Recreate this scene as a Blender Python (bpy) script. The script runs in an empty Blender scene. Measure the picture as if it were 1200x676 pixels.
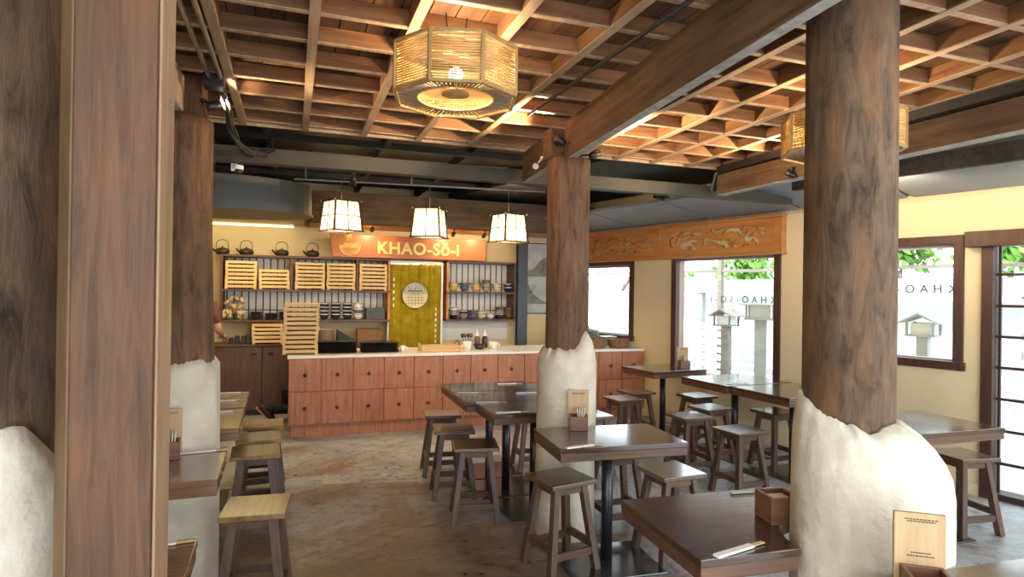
import bpy, bmesh, math, random
from mathutils import Vector, Matrix, noise
random.seed(7)
SC = bpy.context.scene
COL = SC.collection
PI = math.pi

# ------------------------------------------------------------------ helpers
class MB:
    """collects shapes into one mesh"""
    def __init__(self):
        self.bm = bmesh.new(); self.mi = 0
    def _faces(self, vs, faces, smooth=False):
        bv = [self.bm.verts.new(v) for v in vs]
        for f in faces:
            try:
                nf = self.bm.faces.new([bv[i] for i in f]); nf.material_index = self.mi; nf.smooth = smooth
            except ValueError:
                pass
        return bv
    def hexa(self, p):
        return self._faces(p, [(0,3,2,1),(4,5,6,7),(0,1,5,4),(1,2,6,5),(2,3,7,6),(3,0,4,7)])
    def bx(self, x0, x1, y0, y1, z0, z1):
        return self.hexa([(x0,y0,z0),(x1,y0,z0),(x1,y1,z0),(x0,y1,z0),(x0,y0,z1),(x1,y0,z1),(x1,y1,z1),(x0,y1,z1)])
    def cbox(self, c, s, m=None):
        x,y,z = s[0]/2, s[1]/2, s[2]/2
        p = [Vector(q) for q in [(-x,-y,-z),(x,-y,-z),(x,y,-z),(-x,y,-z),(-x,-y,z),(x,-y,z),(x,y,z),(-x,y,z)]]
        c = Vector(c)
        return self.hexa([(m @ q if m else q) + c for q in p])
    def bar(self, a, b, w, h, up=(0,0,1), w2=None, h2=None):
        a, b = Vector(a), Vector(b); d = (b-a).normalized(); u = Vector(up)
        if abs(d.dot(u)) > .98: u = Vector((0,1,0))
        x = d.cross(u).normalized(); y = x.cross(d).normalized()
        w2 = w if w2 is None else w2; h2 = h if h2 is None else h2
        q = lambda c, ww, hh: [c-x*ww/2-y*hh/2, c+x*ww/2-y*hh/2, c+x*ww/2+y*hh/2, c-x*ww/2+y*hh/2]
        return self.hexa(q(a,w,h)+q(b,w2,h2))
    def tube(self, pts, r, n=8, closed=False):
        pts = [Vector(p) for p in pts]; k = len(pts); rings = []
        ref = Vector((.13,.21,.97))
        for i, p in enumerate(pts):
            if closed: t = pts[(i+1)%k]-pts[i-1]
            else: t = pts[min(i+1,k-1)]-pts[max(i-1,0)]
            t.normalize()
            x = t.cross(ref)
            if x.length < .05: x = t.cross(Vector((1,0,0)))
            x.normalize(); y = t.cross(x)
            rr = r[i] if isinstance(r,(list,tuple)) else r
            rings.append([self.bm.verts.new(p + x*rr*math.cos(2*PI*j/n) + y*rr*math.sin(2*PI*j/n)) for j in range(n)])
        for i in range(k if closed else k-1):
            A, B = rings[i], rings[(i+1)%k]
            for j in range(n):
                f = self.bm.faces.new([A[j],A[(j+1)%n],B[(j+1)%n],B[j]]); f.material_index = self.mi; f.smooth = n > 4
        if not closed:
            for R in (rings[0], rings[-1]):
                f = self.bm.faces.new(R); f.material_index = self.mi
    def lathe(self, prof, n=24, c=(0,0,0), fn=None, a0=0.0, a1=2*PI, cap=False):
        """prof: list of (r,z)"""
        full = abs(a1-a0-2*PI) < 1e-6; m = n if full else n+1; rings = []
        for i,(r,z) in enumerate(prof):
            ring = []
            for j in range(m):
                a = a0+(a1-a0)*j/n
                q = (r, z) if fn is None else fn(a, r, z, i); rr, zz = q[:2]; dx, dy = q[2] if len(q) > 2 else (0, 0)
                ring.append(self.bm.verts.new((c[0]+dx+rr*math.cos(a), c[1]+dy+rr*math.sin(a), c[2]+zz)))
            rings.append(ring)
        for i in range(len(prof)-1):
            for j in range(n):
                A, B = rings[i], rings[i+1]; k = (j+1)%m
                try:
                    f = self.bm.faces.new([A[j],A[k],B[k],B[j]]); f.material_index = self.mi; f.smooth = True
                except ValueError: pass
        if cap:
            for R in (rings[0], rings[-1]):
                f = self.bm.faces.new(R); f.material_index = self.mi
        return rings
    def prism(self, poly, z0, z1):
        n = len(poly)
        vs = [(x,y,z0) for x,y in poly]+[(x,y,z1) for x,y in poly]
        self._faces(vs, [tuple(range(n))[::-1], tuple(range(n,2*n))]+[(i,(i+1)%n,n+(i+1)%n,n+i) for i in range(n)])
    def ball(self, c, r, s=(1,1,1), seg=12, m=None):
        mat = Matrix.Translation(Vector(c)) @ (m.to_4x4() if m else Matrix()) @ Matrix.Diagonal((s[0]*r,s[1]*r,s[2]*r,1))
        res = bmesh.ops.create_uvsphere(self.bm, u_segments=seg, v_segments=max(6,seg//2+1), radius=1, matrix=mat)
        for v in res['verts']:
            for f in v.link_faces: f.material_index = self.mi; f.smooth = True
    def build(self, name, mats, parent=None, bevel=0, weld=False, seg=2):
        if weld: bmesh.ops.remove_doubles(self.bm, verts=self.bm.verts, dist=1e-5)
        bmesh.ops.recalc_face_normals(self.bm, faces=self.bm.faces)
        me = bpy.data.meshes.new(name); self.bm.to_mesh(me); self.bm.free()
        for m in (mats if isinstance(mats,(list,tuple)) else [mats]): me.materials.append(m)
        o = bpy.data.objects.new(name, me); COL.objects.link(o)
        if parent: o.parent = parent
        if bevel:
            b = o.modifiers.new('edge','BEVEL'); b.width = bevel; b.segments = seg; b.limit_method = 'ANGLE'; b.angle_limit = .7
            b.harden_normals = False
        return o

def tag(o, label, cat, group=None, kind=None):
    o['label'] = label; o['category'] = cat
    if group: o['group'] = group
    if kind: o['kind'] = kind
    return o
def thing(name, label, cat, loc=(0,0,0), rz=0, group=None):
    o = bpy.data.objects.new(name, None); COL.objects.link(o)
    o.empty_display_size = .1
    o.location = loc; o.rotation_euler = (0,0,rz)
    return tag(o, label, cat, group)
def struct(o, label=None, cat=None):
    o['kind'] = 'structure'
    if label: o['label'] = label; o['category'] = cat
    return o
KIDS = {}
def dup(root, loc, rz=None, label=None, group=None):
    if not KIDS:
        for o in bpy.data.objects:
            if o.parent: KIDS.setdefault(o.parent.name, []).append(o)
    def cp(o, par):
        c = o.copy(); COL.objects.link(c); c.parent = par
        for k in KIDS.get(o.name, []): cp(k, c)
        return c
    r = cp(root, None); r.location = loc
    if rz is not None: r.rotation_euler = (0,0,rz)
    if label: r['label'] = label
    if group: r['group'] = group
    KIDS.clear()
    return r

# ------------------------------------------------------------------ materials
def mat_base(name):
    m = bpy.data.materials.new(name); m.use_nodes = True
    nt = m.node_tree; b = nt.nodes['Principled BSDF']
    return m, nt, b
def N(nt, t, **kw):
    n = nt.nodes.new(t)
    for k,v in kw.items():
        if k in n.inputs: n.inputs[k].default_value = v
        else: setattr(n, k, v)
    return n
def ramp(nt, fac, stops):
    r = nt.nodes.new('ShaderNodeValToRGB'); el = r.color_ramp.elements
    while len(el) < len(stops): el.new(.5)
    for e,(p,c) in zip(el, stops):
        e.position = p; e.color = (*c,1) if len(c) == 3 else c
    nt.links.new(fac, r.inputs[0]); return r.outputs[0]
def plain(name, c, rough=.5, metal=0, var=.12, scale=6, bump=0, spec=.5):
    m, nt, b = mat_base(name)
    tc = N(nt,'ShaderNodeTexCoord'); n = N(nt,'ShaderNodeTexNoise'); n.inputs['Scale'].default_value = scale; n.inputs['Detail'].default_value = 5
    nt.links.new(tc.outputs['Object'], n.inputs['Vector'])
    lo = tuple(max(0,x*(1-var)) for x in c); hi = tuple(min(1,x*(1+var)) for x in c)
    nt.links.new(ramp(nt, n.outputs[0], [(.3,lo),(.7,hi)]), b.inputs['Base Color'])
    b.inputs['Roughness'].default_value = rough; b.inputs['Metallic'].default_value = metal
    b.inputs['Specular IOR Level'].default_value = spec
    if bump:
        bp = N(nt,'ShaderNodeBump'); bp.inputs['Strength'].default_value = bump; bp.inputs['Distance'].default_value = .04
        nt.links.new(n.outputs[0], bp.inputs['Height']); nt.links.new(bp.outputs[0], b.inputs['Normal'])
    return m
def wood(name, dark, light, axis='x', freq=1.0, rough=.45, bump=.15, lo=.34, hi=.68, spec=.5, blot=.35, tint=None, lng=1.2):
    m, nt, b = mat_base(name)
    tc = N(nt,'ShaderNodeTexCoord'); oi = N(nt,'ShaderNodeObjectInfo')
    mp = N(nt,'ShaderNodeMapping'); s = {'x':(lng,14,14),'y':(14,lng,14),'z':(14,14,lng)}[axis]
    mp.inputs['Scale'].default_value = tuple(v*freq for v in s)
    ml = N(nt,'ShaderNodeVectorMath', operation='SCALE'); ml.inputs[0].default_value = (13.1,7.7,9.3)
    nt.links.new(oi.outputs['Random'], ml.inputs['Scale'])
    nt.links.new(tc.outputs['Object'], mp.inputs['Vector']); nt.links.new(ml.outputs[0], mp.inputs['Location'])
    n = N(nt,'ShaderNodeTexNoise'); n.inputs['Scale'].default_value = 1.6; n.inputs['Detail'].default_value = 13; n.inputs['Roughness'].default_value = .66; n.inputs['Distortion'].default_value = .5
    nt.links.new(mp.outputs[0], n.inputs['Vector'])
    mid = tuple(.45*a_+.55*b_ for a_,b_ in zip(dark,light))
    c1 = ramp(nt, n.outputs[0], [(lo,dark),((lo+hi)/2,mid),(hi,light)])
    if tint:
        n3 = N(nt,'ShaderNodeTexNoise'); n3.inputs['Scale'].default_value = .5; n3.inputs['Detail'].default_value = 8; n3.inputs['Roughness'].default_value = .6
        nt.links.new(mp.outputs[0], n3.inputs['Vector'])
        f3 = ramp(nt, n3.outputs[0], [(.48,(0,0,0)),(.66,(.8,.8,.8))])
        m3 = N(nt,'ShaderNodeMix', data_type='RGBA'); nt.links.new(f3, m3.inputs[0]); nt.links.new(c1, m3.inputs[6]); m3.inputs[7].default_value = (*tint,1); c1 = m3.outputs[2]
    n2 = N(nt,'ShaderNodeTexNoise'); n2.inputs['Scale'].default_value = 2.3; n2.inputs['Detail'].default_value = 3
    ad = N(nt,'ShaderNodeVectorMath', operation='ADD'); nt.links.new(tc.outputs['Object'], ad.inputs[0]); nt.links.new(ml.outputs[0], ad.inputs[1])
    nt.links.new(ad.outputs[0], n2.inputs['Vector'])
    g = ramp(nt, n2.outputs[0], [(.3,(1-blot,)*3),(.72,(1.0,)*3)])
    mx = N(nt,'ShaderNodeMix', data_type='RGBA', blend_type='MULTIPLY'); mx.inputs[0].default_value = 1
    nt.links.new(c1, mx.inputs[6]); nt.links.new(g, mx.inputs[7]); nt.links.new(mx.outputs[2], b.inputs['Base Color'])
    b.inputs['Roughness'].default_value = rough; b.inputs['Specular IOR Level'].default_value = spec
    bp = N(nt,'ShaderNodeBump'); bp.inputs['Strength'].default_value = bump; bp.inputs['Distance'].default_value = .01
    nt.links.new(n.outputs[0], bp.inputs['Height']); nt.links.new(bp.outputs[0], b.inputs['Normal'])
    return m
def emit(name, c, s):
    m, nt, b = mat_base(name)
    b.inputs['Base Color'].default_value = (*c,1); b.inputs['Emission Color'].default_value = (*c,1); b.inputs['Emission Strength'].default_value = s
    return m

M = {}
M['trunk'] = wood('weathered_trunk',(.042,.027,.017),(.22,.135,.08),'z',1.1,.75,.8,.32,.70,.25,.5,(.27,.13,.055),3.2)
M['trunkred'] = wood('brown_trunk',(.055,.027,.013),(.235,.118,.062),'z',1.1,.7,.7,.32,.70,.25,.4,(.15,.105,.075),2.4)
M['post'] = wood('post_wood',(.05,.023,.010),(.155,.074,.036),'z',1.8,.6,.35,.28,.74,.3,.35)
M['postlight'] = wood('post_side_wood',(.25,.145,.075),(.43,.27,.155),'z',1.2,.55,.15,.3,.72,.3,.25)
M['under'] = plain('reflected_light_grey',(.36,.34,.31),.7,0,.3,18)  # grey that stands for light reflected onto the beam bottoms
M['strip'] = wood('post_corner_wood',(.09,.05,.022),(.18,.105,.05),'z',1.2,.6,.15,.3,.72,.3,.3)
M['beam'] = wood('beam_wood',(.065,.036,.02),(.19,.11,.062),'y',1.0,.7,.4,.3,.72,.25,.4)
M['beamx'] = wood('beam_wood_cross',(.06,.045,.033),(.15,.11,.08),'x',1.0,.7,.3,.3,.72,.25,.45)
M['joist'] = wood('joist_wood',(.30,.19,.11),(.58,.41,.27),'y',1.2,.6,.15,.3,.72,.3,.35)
M['latt'] = wood('lattice_wood',(.13,.055,.024),(.34,.165,.07),'x',1.2,.6,.15,.3,.72,.3,.45)
M['latty'] = wood('lattice_wood_along',(.13,.055,.024),(.34,.165,.07),'y',1.2,.6,.15,.3,.72,.3,.45)
M['deck'] = wood('deck_wood',(.06,.028,.015),(.19,.09,.045),'y',.9,.7,.2,.3,.72,.3,.5)
M['table'] = wood('table_top_wood',(.028,.013,.007),(.095,.046,.026),'x',1.5,.2,.08,.3,.75,.7,.3)
M['tableL'] = wood('red_table_wood',(.14,.062,.028),(.30,.15,.075),'x',1.5,.25,.06,.3,.75,.6,.3)
M['edge'] = wood('table_edge_wood',(.060,.029,.017),(.19,.095,.055),'x',1.4,.4,.12,.3,.75,.5,.3)
M['edgey'] = wood('table_edge_wood_side',(.05,.022,.012),(.14,.065,.034),'y',1.4,.4,.1,.3,.75,.5,.3)
M['stool'] = wood('stool_leg_wood',(.055,.030,.019),(.17,.095,.058),'z',1.4,.5,.15,.3,.75,.5,.35)
M['seat'] = wood('stool_seat_wood',(.045,.02,.010),(.15,.072,.034),'x',1.3,.28,.1,.3,.75,.7,.3)
M['seatL'] = wood('worn_stool_seat_wood',(.20,.10,.03),(.44,.26,.08),'x',1.3,.35,.08,.3,.75,.6,.4)
M['rail'] = wood('stool_rail_wood',(.055,.03,.019),(.17,.092,.055),'x',1.3,.5,.12,.3,.75,.5,.35)
M['drawer'] = wood('drawer_wood',(.30,.105,.05),(.56,.23,.12),'z',1.6,.42,.06,.3,.72,.4,.2)
M['cabdark'] = wood('dark_cabinet_wood',(.075,.034,.02),(.165,.08,.046),'z',1.4,.45,.06,.3,.72,.4,.3)
M['shelf'] = wood('shelf_wood',(.07,.028,.018),(.17,.08,.048),'x',1.2,.45,.06,.3,.72,.4,.3)
M['orange'] = wood('orange_sign_wood',(.40,.115,.027),(.56,.185,.05),'x',.8,.4,.05,.3,.72,.4,.15)
M['carve'] = wood('carved_orange_wood',(.44,.17,.045),(.66,.30,.09),'y',.8,.45,.08,.3,.72,.4,.2)
M['pale'] = wood('pale_tray_wood',(.60,.37,.15),(.80,.56,.27),'x',1.0,.5,.05,.3,.72,.4,.15)
M['bamboo'] = wood('board_wood',(.42,.27,.13),(.58,.40,.21),'z',1.4,.45,.05,.3,.72,.4,.1)
M['holder'] = wood('holder_wood',(.12,.045,.022),(.24,.10,.055),'x',1.6,.35,.06,.3,.72,.5,.2)
M['frame'] = wood('window_frame_wood',(.045,.018,.013),(.10,.045,.035),'z',1.2,.45,.06,.3,.72,.4,.3)
M['jamb'] = wood('window_jamb_wood',(.30,.19,.15),(.45,.31,.25),'z',1.0,.5,.05,.3,.72,.4,.2)
M['slat'] = wood('dark_slat',(.03,.014,.01),(.07,.034,.024),'z',1.2,.5,.05,.3,.72,.4,.2)
M['plaster'] = plain('rough_lime_plaster',(.61,.56,.445),.85,0,.15,6,.7,.2)
M['wall'] = plain('cream_wall_paint',(.74,.60,.34),.85,0,.04,2,0,.2)
M['wallR'] = plain('beige_wall_paint',(.70,.585,.37),.85,0,.04,2,0,.2)
M['white'] = plain('white_panel',(.84,.81,.74),.6,0,.04,3)
M['whitetop'] = plain('white_stone_top',(.82,.78,.72),.3,0,.05,8)
M['black'] = plain('black_metal',(.012,.012,.013),.4,0,.2,8)
M['polepaint'] = plain('black_pole_paint',(.016,.016,.019),.3,0,.2,8)
M['plate'] = plain('steel_floor_plate',(.16,.16,.165),.2,.8,.3,4)
M['steel'] = plain('grey_steel_beam',(.058,.052,.038),.6,.15,.2,3)
M['steelpost'] = plain('blue_grey_steel_post',(.055,.065,.08),.5,.2,.2,3)
M['darkceil'] = plain('black_ceiling_paint',(.016,.015,.015),.7,0,.3,2)
M['panelgrey'] = plain('grey_soffit_panel',(.25,.285,.33),.6,0,.10,2)
M['foil'] = plain('grey_foil_insulation',(.30,.27,.22),.38,.6,.25,14,.3)
M['duct'] = plain('grey_duct_metal',(.085,.083,.075),.45,.4,.2,2)
M['pipe'] = plain('galvanised_pipe',(.42,.40,.36),.3,.8,.15,6)
M['cable'] = plain('black_cable',(.02,.018,.016),.55,0,.2,6)
M['whiteplastic'] = plain('white_plastic',(.78,.78,.76),.4,0,.05,6)
M['iron'] = plain('cast_iron',(.045,.035,.022),.45,.4,.3,30,.2)
M['blackdish'] = plain('black_ceramic',(.028,.029,.033),.22,0,.3,9)
M['soffit'] = plain('olive_yellow_soffit_paint',(.42,.30,.07),.5,0,.1,3)
M['outslat'] = plain('grey_white_fence_paint',(.48,.49,.49),.8,0,.08,2)
M['baserods'] = wood('brown_rattan_rods',(.16,.09,.04),(.34,.22,.11),'x',2,.6,.05)
M['gold'] = plain('yellow_lettering',(.85,.70,.20),.5,0,.05,4)
M['curtain'] = plain('mustard_curtain_cloth',(.31,.225,.012),.9,0,.25,9,.1,.1)
M['emblem'] = plain('cream_emblem_print',(.75,.66,.40),.9,0,.08,12,0,.1)
M['emblemblue'] = plain('grey_emblem_print',(.42,.44,.40),.9,0,.2,40,0,.1)
M['emblemline'] = plain('dark_emblem_print',(.09,.08,.06),.9,0,.1,12,0,.1)
M['cream'] = plain('cream_ceramic',(.70,.60,.38),.3,0,.12,20)
M['blue'] = plain('blue_ceramic',(.10,.13,.24),.28,0,.45,30)
M['greyc'] = plain('grey_ceramic',(.36,.35,.33),.3,0,.4,34)
M['yellowc'] = plain('yellow_ceramic',(.66,.50,.17),.3,0,.15,20)
M['navy'] = plain('navy_ceramic',(.03,.035,.07),.25,0,.6,30)
M['brownc'] = plain('brown_ceramic',(.13,.085,.055),.35,0,.3,24)
M['whitec'] = plain('white_ceramic',(.78,.76,.72),.25,0,.06,10)
M['paper'] = plain('white_paper',(.80,.77,.70),.8,0,.04,10)
M['stick'] = wood('chopstick_wood',(.55,.38,.19),(.70,.52,.29),'x',2,.6,.02,.3,.72,.3,.1)
M['ink'] = plain('dark_ink',(.06,.045,.035),.8,0,.1,10)
M['wicker'] = plain('brown_wicker',(.26,.13,.06),.7,0,.45,60,.6)
M['tub'] = plain('translucent_tub',(.70,.55,.40),.35,0,.15,8)
M['sauce'] = plain('dark_sauce',(.05,.018,.01),.2,0,.2,8)
M['cloth_tan'] = plain('tan_folded_packet',(.50,.38,.22),.7,0,.35,30,.3)
M['skin'] = plain('skin',(.50,.25,.16),.6,0,.08,10)
M['hair'] = plain('black_hair',(.012,.010,.009),.6,0,.2,30)
M['shirt'] = plain('maroon_shirt',(.10,.035,.03),.9,0,.15,20)
M['trouser'] = plain('dark_trousers',(.014,.016,.022),.9,0,.2,20)
M['shoe'] = plain('dark_shoe',(.018,.018,.022),.6,0,.2,20)
M['sole'] = plain('brown_rubber_sole',(.42,.20,.12),.7,0,.15,20)
M['outwhite'] = plain('sunlit_white_wall',(.60,.61,.61),.8,0,.05,2)
M['outgrey'] = plain('weathered_grey_wood',(.30,.32,.31),.8,0,.2,3)
M['outbrown'] = wood('weathered_fence_wood',(.14,.12,.10),(.27,.24,.21),'y',1,.8,.1)
M['outground'] = plain('pale_yard_paving',(.46,.45,.43),.85,0,.14,1.2)
M['leaf'] = plain('bright_green_leaf',(.11,.26,.03),.5,0,.35,5)
M['letters'] = plain('pale_window_lettering',(.16,.18,.20),.6,0,.05,4)

def glass_mat():
    m = bpy.data.materials.new('window_glass'); m.use_nodes = True; nt = m.node_tree
    nt.nodes.clear(); out = N(nt,'ShaderNodeOutputMaterial'); mx = N(nt,'ShaderNodeMixShader')
    t = N(nt,'ShaderNodeBsdfTransparent'); t.inputs[0].default_value = (.93,.96,.96,1)
    g = N(nt,'ShaderNodeBsdfGlossy'); g.inputs['Roughness'].default_value = .02
    f = N(nt,'ShaderNodeFresnel'); f.inputs[0].default_value = 1.35
    ge = N(nt,'ShaderNodeNewGeometry'); inv = N(nt,'ShaderNodeMath', operation='SUBTRACT'); inv.inputs[0].default_value = 1
    nt.links.new(ge.outputs['Backfacing'], inv.inputs[1]); mu = N(nt,'ShaderNodeMath', operation='MULTIPLY')
    nt.links.new(f.outputs[0], mu.inputs[0]); nt.links.new(inv.outputs[0], mu.inputs[1])
    nt.links.new(mu.outputs[0], mx.inputs[0]); nt.links.new(t.outputs[0], mx.inputs[1]); nt.links.new(g.outputs[0], mx.inputs[2])
    nt.links.new(mx.outputs[0], out.inputs[0]); return m
M['glass'] = glass_mat()
for k in ('table','tableL','seat','seatL'):
    b = M[k].node_tree.nodes['Principled BSDF']; b.inputs['Coat Weight'].default_value = .7; b.inputs['Coat Roughness'].default_value = .10
def translucent(name, c, tr, ratio=.5):
    m = bpy.data.materials.new(name); m.use_nodes = True; nt = m.node_tree
    nt.nodes.clear(); out = N(nt,'ShaderNodeOutputMaterial'); mx = N(nt,'ShaderNodeMixShader'); mx.inputs[0].default_value = ratio
    tc = N(nt,'ShaderNodeTexCoord'); n = N(nt,'ShaderNodeTexNoise'); n.inputs['Scale'].default_value = 25
    nt.links.new(tc.outputs['Object'], n.inputs['Vector'])
    col = ramp(nt, n.outputs[0], [(.3,tuple(v*.75 for v in c)),(.7,c)])
    d = N(nt,'ShaderNodeBsdfDiffuse'); t = N(nt,'ShaderNodeBsdfTranslucent'); t.inputs[0].default_value = (*tr,1)
    nt.links.new(col, d.inputs[0]); nt.links.new(d.outputs[0], mx.inputs[1]); nt.links.new(t.outputs[0], mx.inputs[2]); nt.links.new(mx.outputs[0], out.inputs[0])
    return m
M['rattan'] = translucent('woven_rattan',(.70,.52,.24),(.66,.48,.22),.25)
M['rattanframe'] = wood('rattan_frame',(.40,.23,.08),(.62,.39,.15),'z',1.2,.5,.05)
M['lampshade'] = translucent('cream_lamp_paper',(.82,.74,.56),(.86,.74,.50),.6)
M['bulb'] = emit('glowing_bulb',(1.0,.78,.45),40)
M['lens'] = emit('glowing_spot_lens',(1.0,.84,.55),60)
M['cove'] = emit('glowing_cove_strip',(1.0,.84,.45),3)

def floor_mat():
    m, nt, b = mat_base('stained_shaded_concrete')
    tc = N(nt,'ShaderNodeTexCoord')
    a = N(nt,'ShaderNodeTexNoise'); a.inputs['Scale'].default_value = .55; a.inputs['Detail'].default_value = 12; a.inputs['Roughness'].default_value = .68; a.inputs['Distortion'].default_value = .8
    mp = N(nt,'ShaderNodeMapping'); mp.inputs['Scale'].default_value = (1,1.6,1); mp.inputs['Location'].default_value = (3.1,1.7,0)
    nt.links.new(tc.outputs['Object'], mp.inputs[0]); nt.links.new(mp.outputs[0], a.inputs['Vector'])
    # brown stain plus painted shade and warm light: a ragged oval in the aisle
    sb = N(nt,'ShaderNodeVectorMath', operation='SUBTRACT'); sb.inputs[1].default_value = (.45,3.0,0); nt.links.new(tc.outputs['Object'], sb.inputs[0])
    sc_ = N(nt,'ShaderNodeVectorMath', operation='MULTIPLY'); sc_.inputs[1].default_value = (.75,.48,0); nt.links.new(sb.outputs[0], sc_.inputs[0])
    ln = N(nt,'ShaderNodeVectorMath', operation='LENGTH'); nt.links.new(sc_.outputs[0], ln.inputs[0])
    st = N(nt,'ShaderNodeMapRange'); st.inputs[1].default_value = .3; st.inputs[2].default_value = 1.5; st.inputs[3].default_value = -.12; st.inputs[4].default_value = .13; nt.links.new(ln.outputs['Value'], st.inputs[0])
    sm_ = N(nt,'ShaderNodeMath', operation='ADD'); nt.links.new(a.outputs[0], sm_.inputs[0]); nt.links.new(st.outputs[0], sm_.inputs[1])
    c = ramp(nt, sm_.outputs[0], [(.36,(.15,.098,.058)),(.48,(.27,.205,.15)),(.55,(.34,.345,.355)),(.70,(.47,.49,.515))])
    d = N(nt,'ShaderNodeTexNoise'); d.inputs['Scale'].default_value = 9; d.inputs['Detail'].default_value = 12; d.inputs['Roughness'].default_value = .7; d.inputs['Distortion'].default_value = 1.2
    nt.links.new(tc.outputs['Object'], d.inputs['Vector'])
    g = ramp(nt, d.outputs[0], [(.36,(.38,.36,.33)),(.5,(.95,.95,.95)),(.66,(1.25,1.25,1.25))])
    mx = N(nt,'ShaderNodeMix', data_type='RGBA', blend_type='MULTIPLY'); mx.inputs[0].default_value = .8
    nt.links.new(c, mx.inputs[6]); nt.links.new(g, mx.inputs[7])
    v = N(nt,'ShaderNodeTexVoronoi', feature='DISTANCE_TO_EDGE'); v.inputs['Scale'].default_value = .42
    w = N(nt,'ShaderNodeTexNoise'); w.inputs['Scale'].default_value = 1.7; w.inputs['Detail'].default_value = 6
    nt.links.new(tc.outputs['Object'], w.inputs['Vector'])
    ad = N(nt,'ShaderNodeMix', data_type='RGBA'); ad.inputs[0].default_value = .22
    nt.links.new(tc.outputs['Object'], ad.inputs[6]); nt.links.new(w.outputs['Color'], ad.inputs[7]); nt.links.new(ad.outputs[2], v.inputs['Vector'])
    cr = ramp(nt, v.outputs[0], [(.0,(.42,.38,.34)),(.006,(1,1,1))])
    m2 = N(nt,'ShaderNodeMix', data_type='RGBA', blend_type='MULTIPLY'); m2.inputs[0].default_value = .7
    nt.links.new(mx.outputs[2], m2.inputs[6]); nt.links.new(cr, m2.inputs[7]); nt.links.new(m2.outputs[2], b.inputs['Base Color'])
    r = ramp(nt, d.outputs[0], [(.3,(.24,)*3),(.7,(.5,)*3)]); nt.links.new(r, b.inputs['Roughness'])
    bp = N(nt,'ShaderNodeBump'); bp.inputs['Strength'].default_value = .25; bp.inputs['Distance'].default_value = .01
    nt.links.new(d.outputs[0], bp.inputs['Height']); nt.links.new(bp.outputs[0], b.inputs['Normal'])
    return m
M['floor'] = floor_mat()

# ------------------------------------------------------------------ camera
F_PX = 720.0
yaw = math.atan(257/F_PX); pitch = math.atan(2.5/F_PX); roll = math.atan(.0135)
fw = Vector((math.sin(yaw)*math.cos(pitch), math.cos(yaw)*math.cos(pitch), math.sin(pitch)))
r0 = Vector((math.cos(yaw), -math.sin(yaw), 0)); u0 = r0.cross(fw)
rt = r0*math.cos(roll) + u0*math.sin(roll); up = u0*math.cos(roll) - r0*math.sin(roll)
cam = bpy.data.objects.new('camera', bpy.data.cameras.new('camera')); COL.objects.link(cam)
mw = Matrix((rt, up, -fw)).transposed().to_4x4(); mw.translation = (0,0,1.6); cam.matrix_world = mw
cam.data.sensor_width = 36; cam.data.lens = F_PX/1200*36; cam.data.clip_start = .02
SC.camera = cam

# ------------------------------------------------------------------ room shell
WP = Vector((5.206, 3.46, 0)); WA = math.atan2(.2577, 1)       # origin and turn of the slanted right wall
WM = Matrix.Translation(WP) @ Matrix.Rotation(WA, 4, 'Z')      # its frame: x outward, y along (away from camera), z up
def W(o, s, z=0): return WM @ Vector((o, s, z))
YB = 8.75                                                       # back wall
m = MB(); a, b_ = W(0,-6.5), W(0,5.6)
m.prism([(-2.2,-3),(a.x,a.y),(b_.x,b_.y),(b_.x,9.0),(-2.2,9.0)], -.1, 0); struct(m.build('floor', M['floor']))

m = MB(); m.prism([(-1.75,YB),(3.845,YB),(3.815,YB+.12),(-1.75,YB+.12)], 0, 3.14); struct(m.build('wall_back', M['wall']))
m = MB(); m.bx(-1.75, -1.63, -1.0, YB, 0, 3.14); struct(m.build('wall_left', M['wallR']))
# right wall with three windows and the door opening
wins = [(3.82,4.98,1.0,1.97), (1.71,3.10,.62,2.02), (.08,1.22,1.04,2.05)]
S0, S1, ZT, TW = -3.2, 5.46, 3.14, .16
m = MB()
def wb(s0,s1,z0,z1): m.bx(0,TW,s0,s1,z0,z1)
wb(wins[0][1],S1,0,ZT); wb(wins[1][1],wins[0][0],0,ZT); wb(wins[2][1],wins[1][0],0,ZT); wb(-.08,wins[2][0],0,ZT); wb(S0,-1.75,0,ZT)
for s0,s1,z0,z1 in wins: wb(s0,s1,0,z0); wb(s0,s1,z1,ZT)
wb(-1.75,-.08,2.06,ZT)
o = m.build('wall_right', M['wallR']); o.matrix_world = WM; struct(o)
m = MB(); m.bx(-.012,0,-.08,S1,0,.09); o = m.build('baseboard_right', M['wallR']); o.matrix_world = WM; struct(o)

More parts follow.
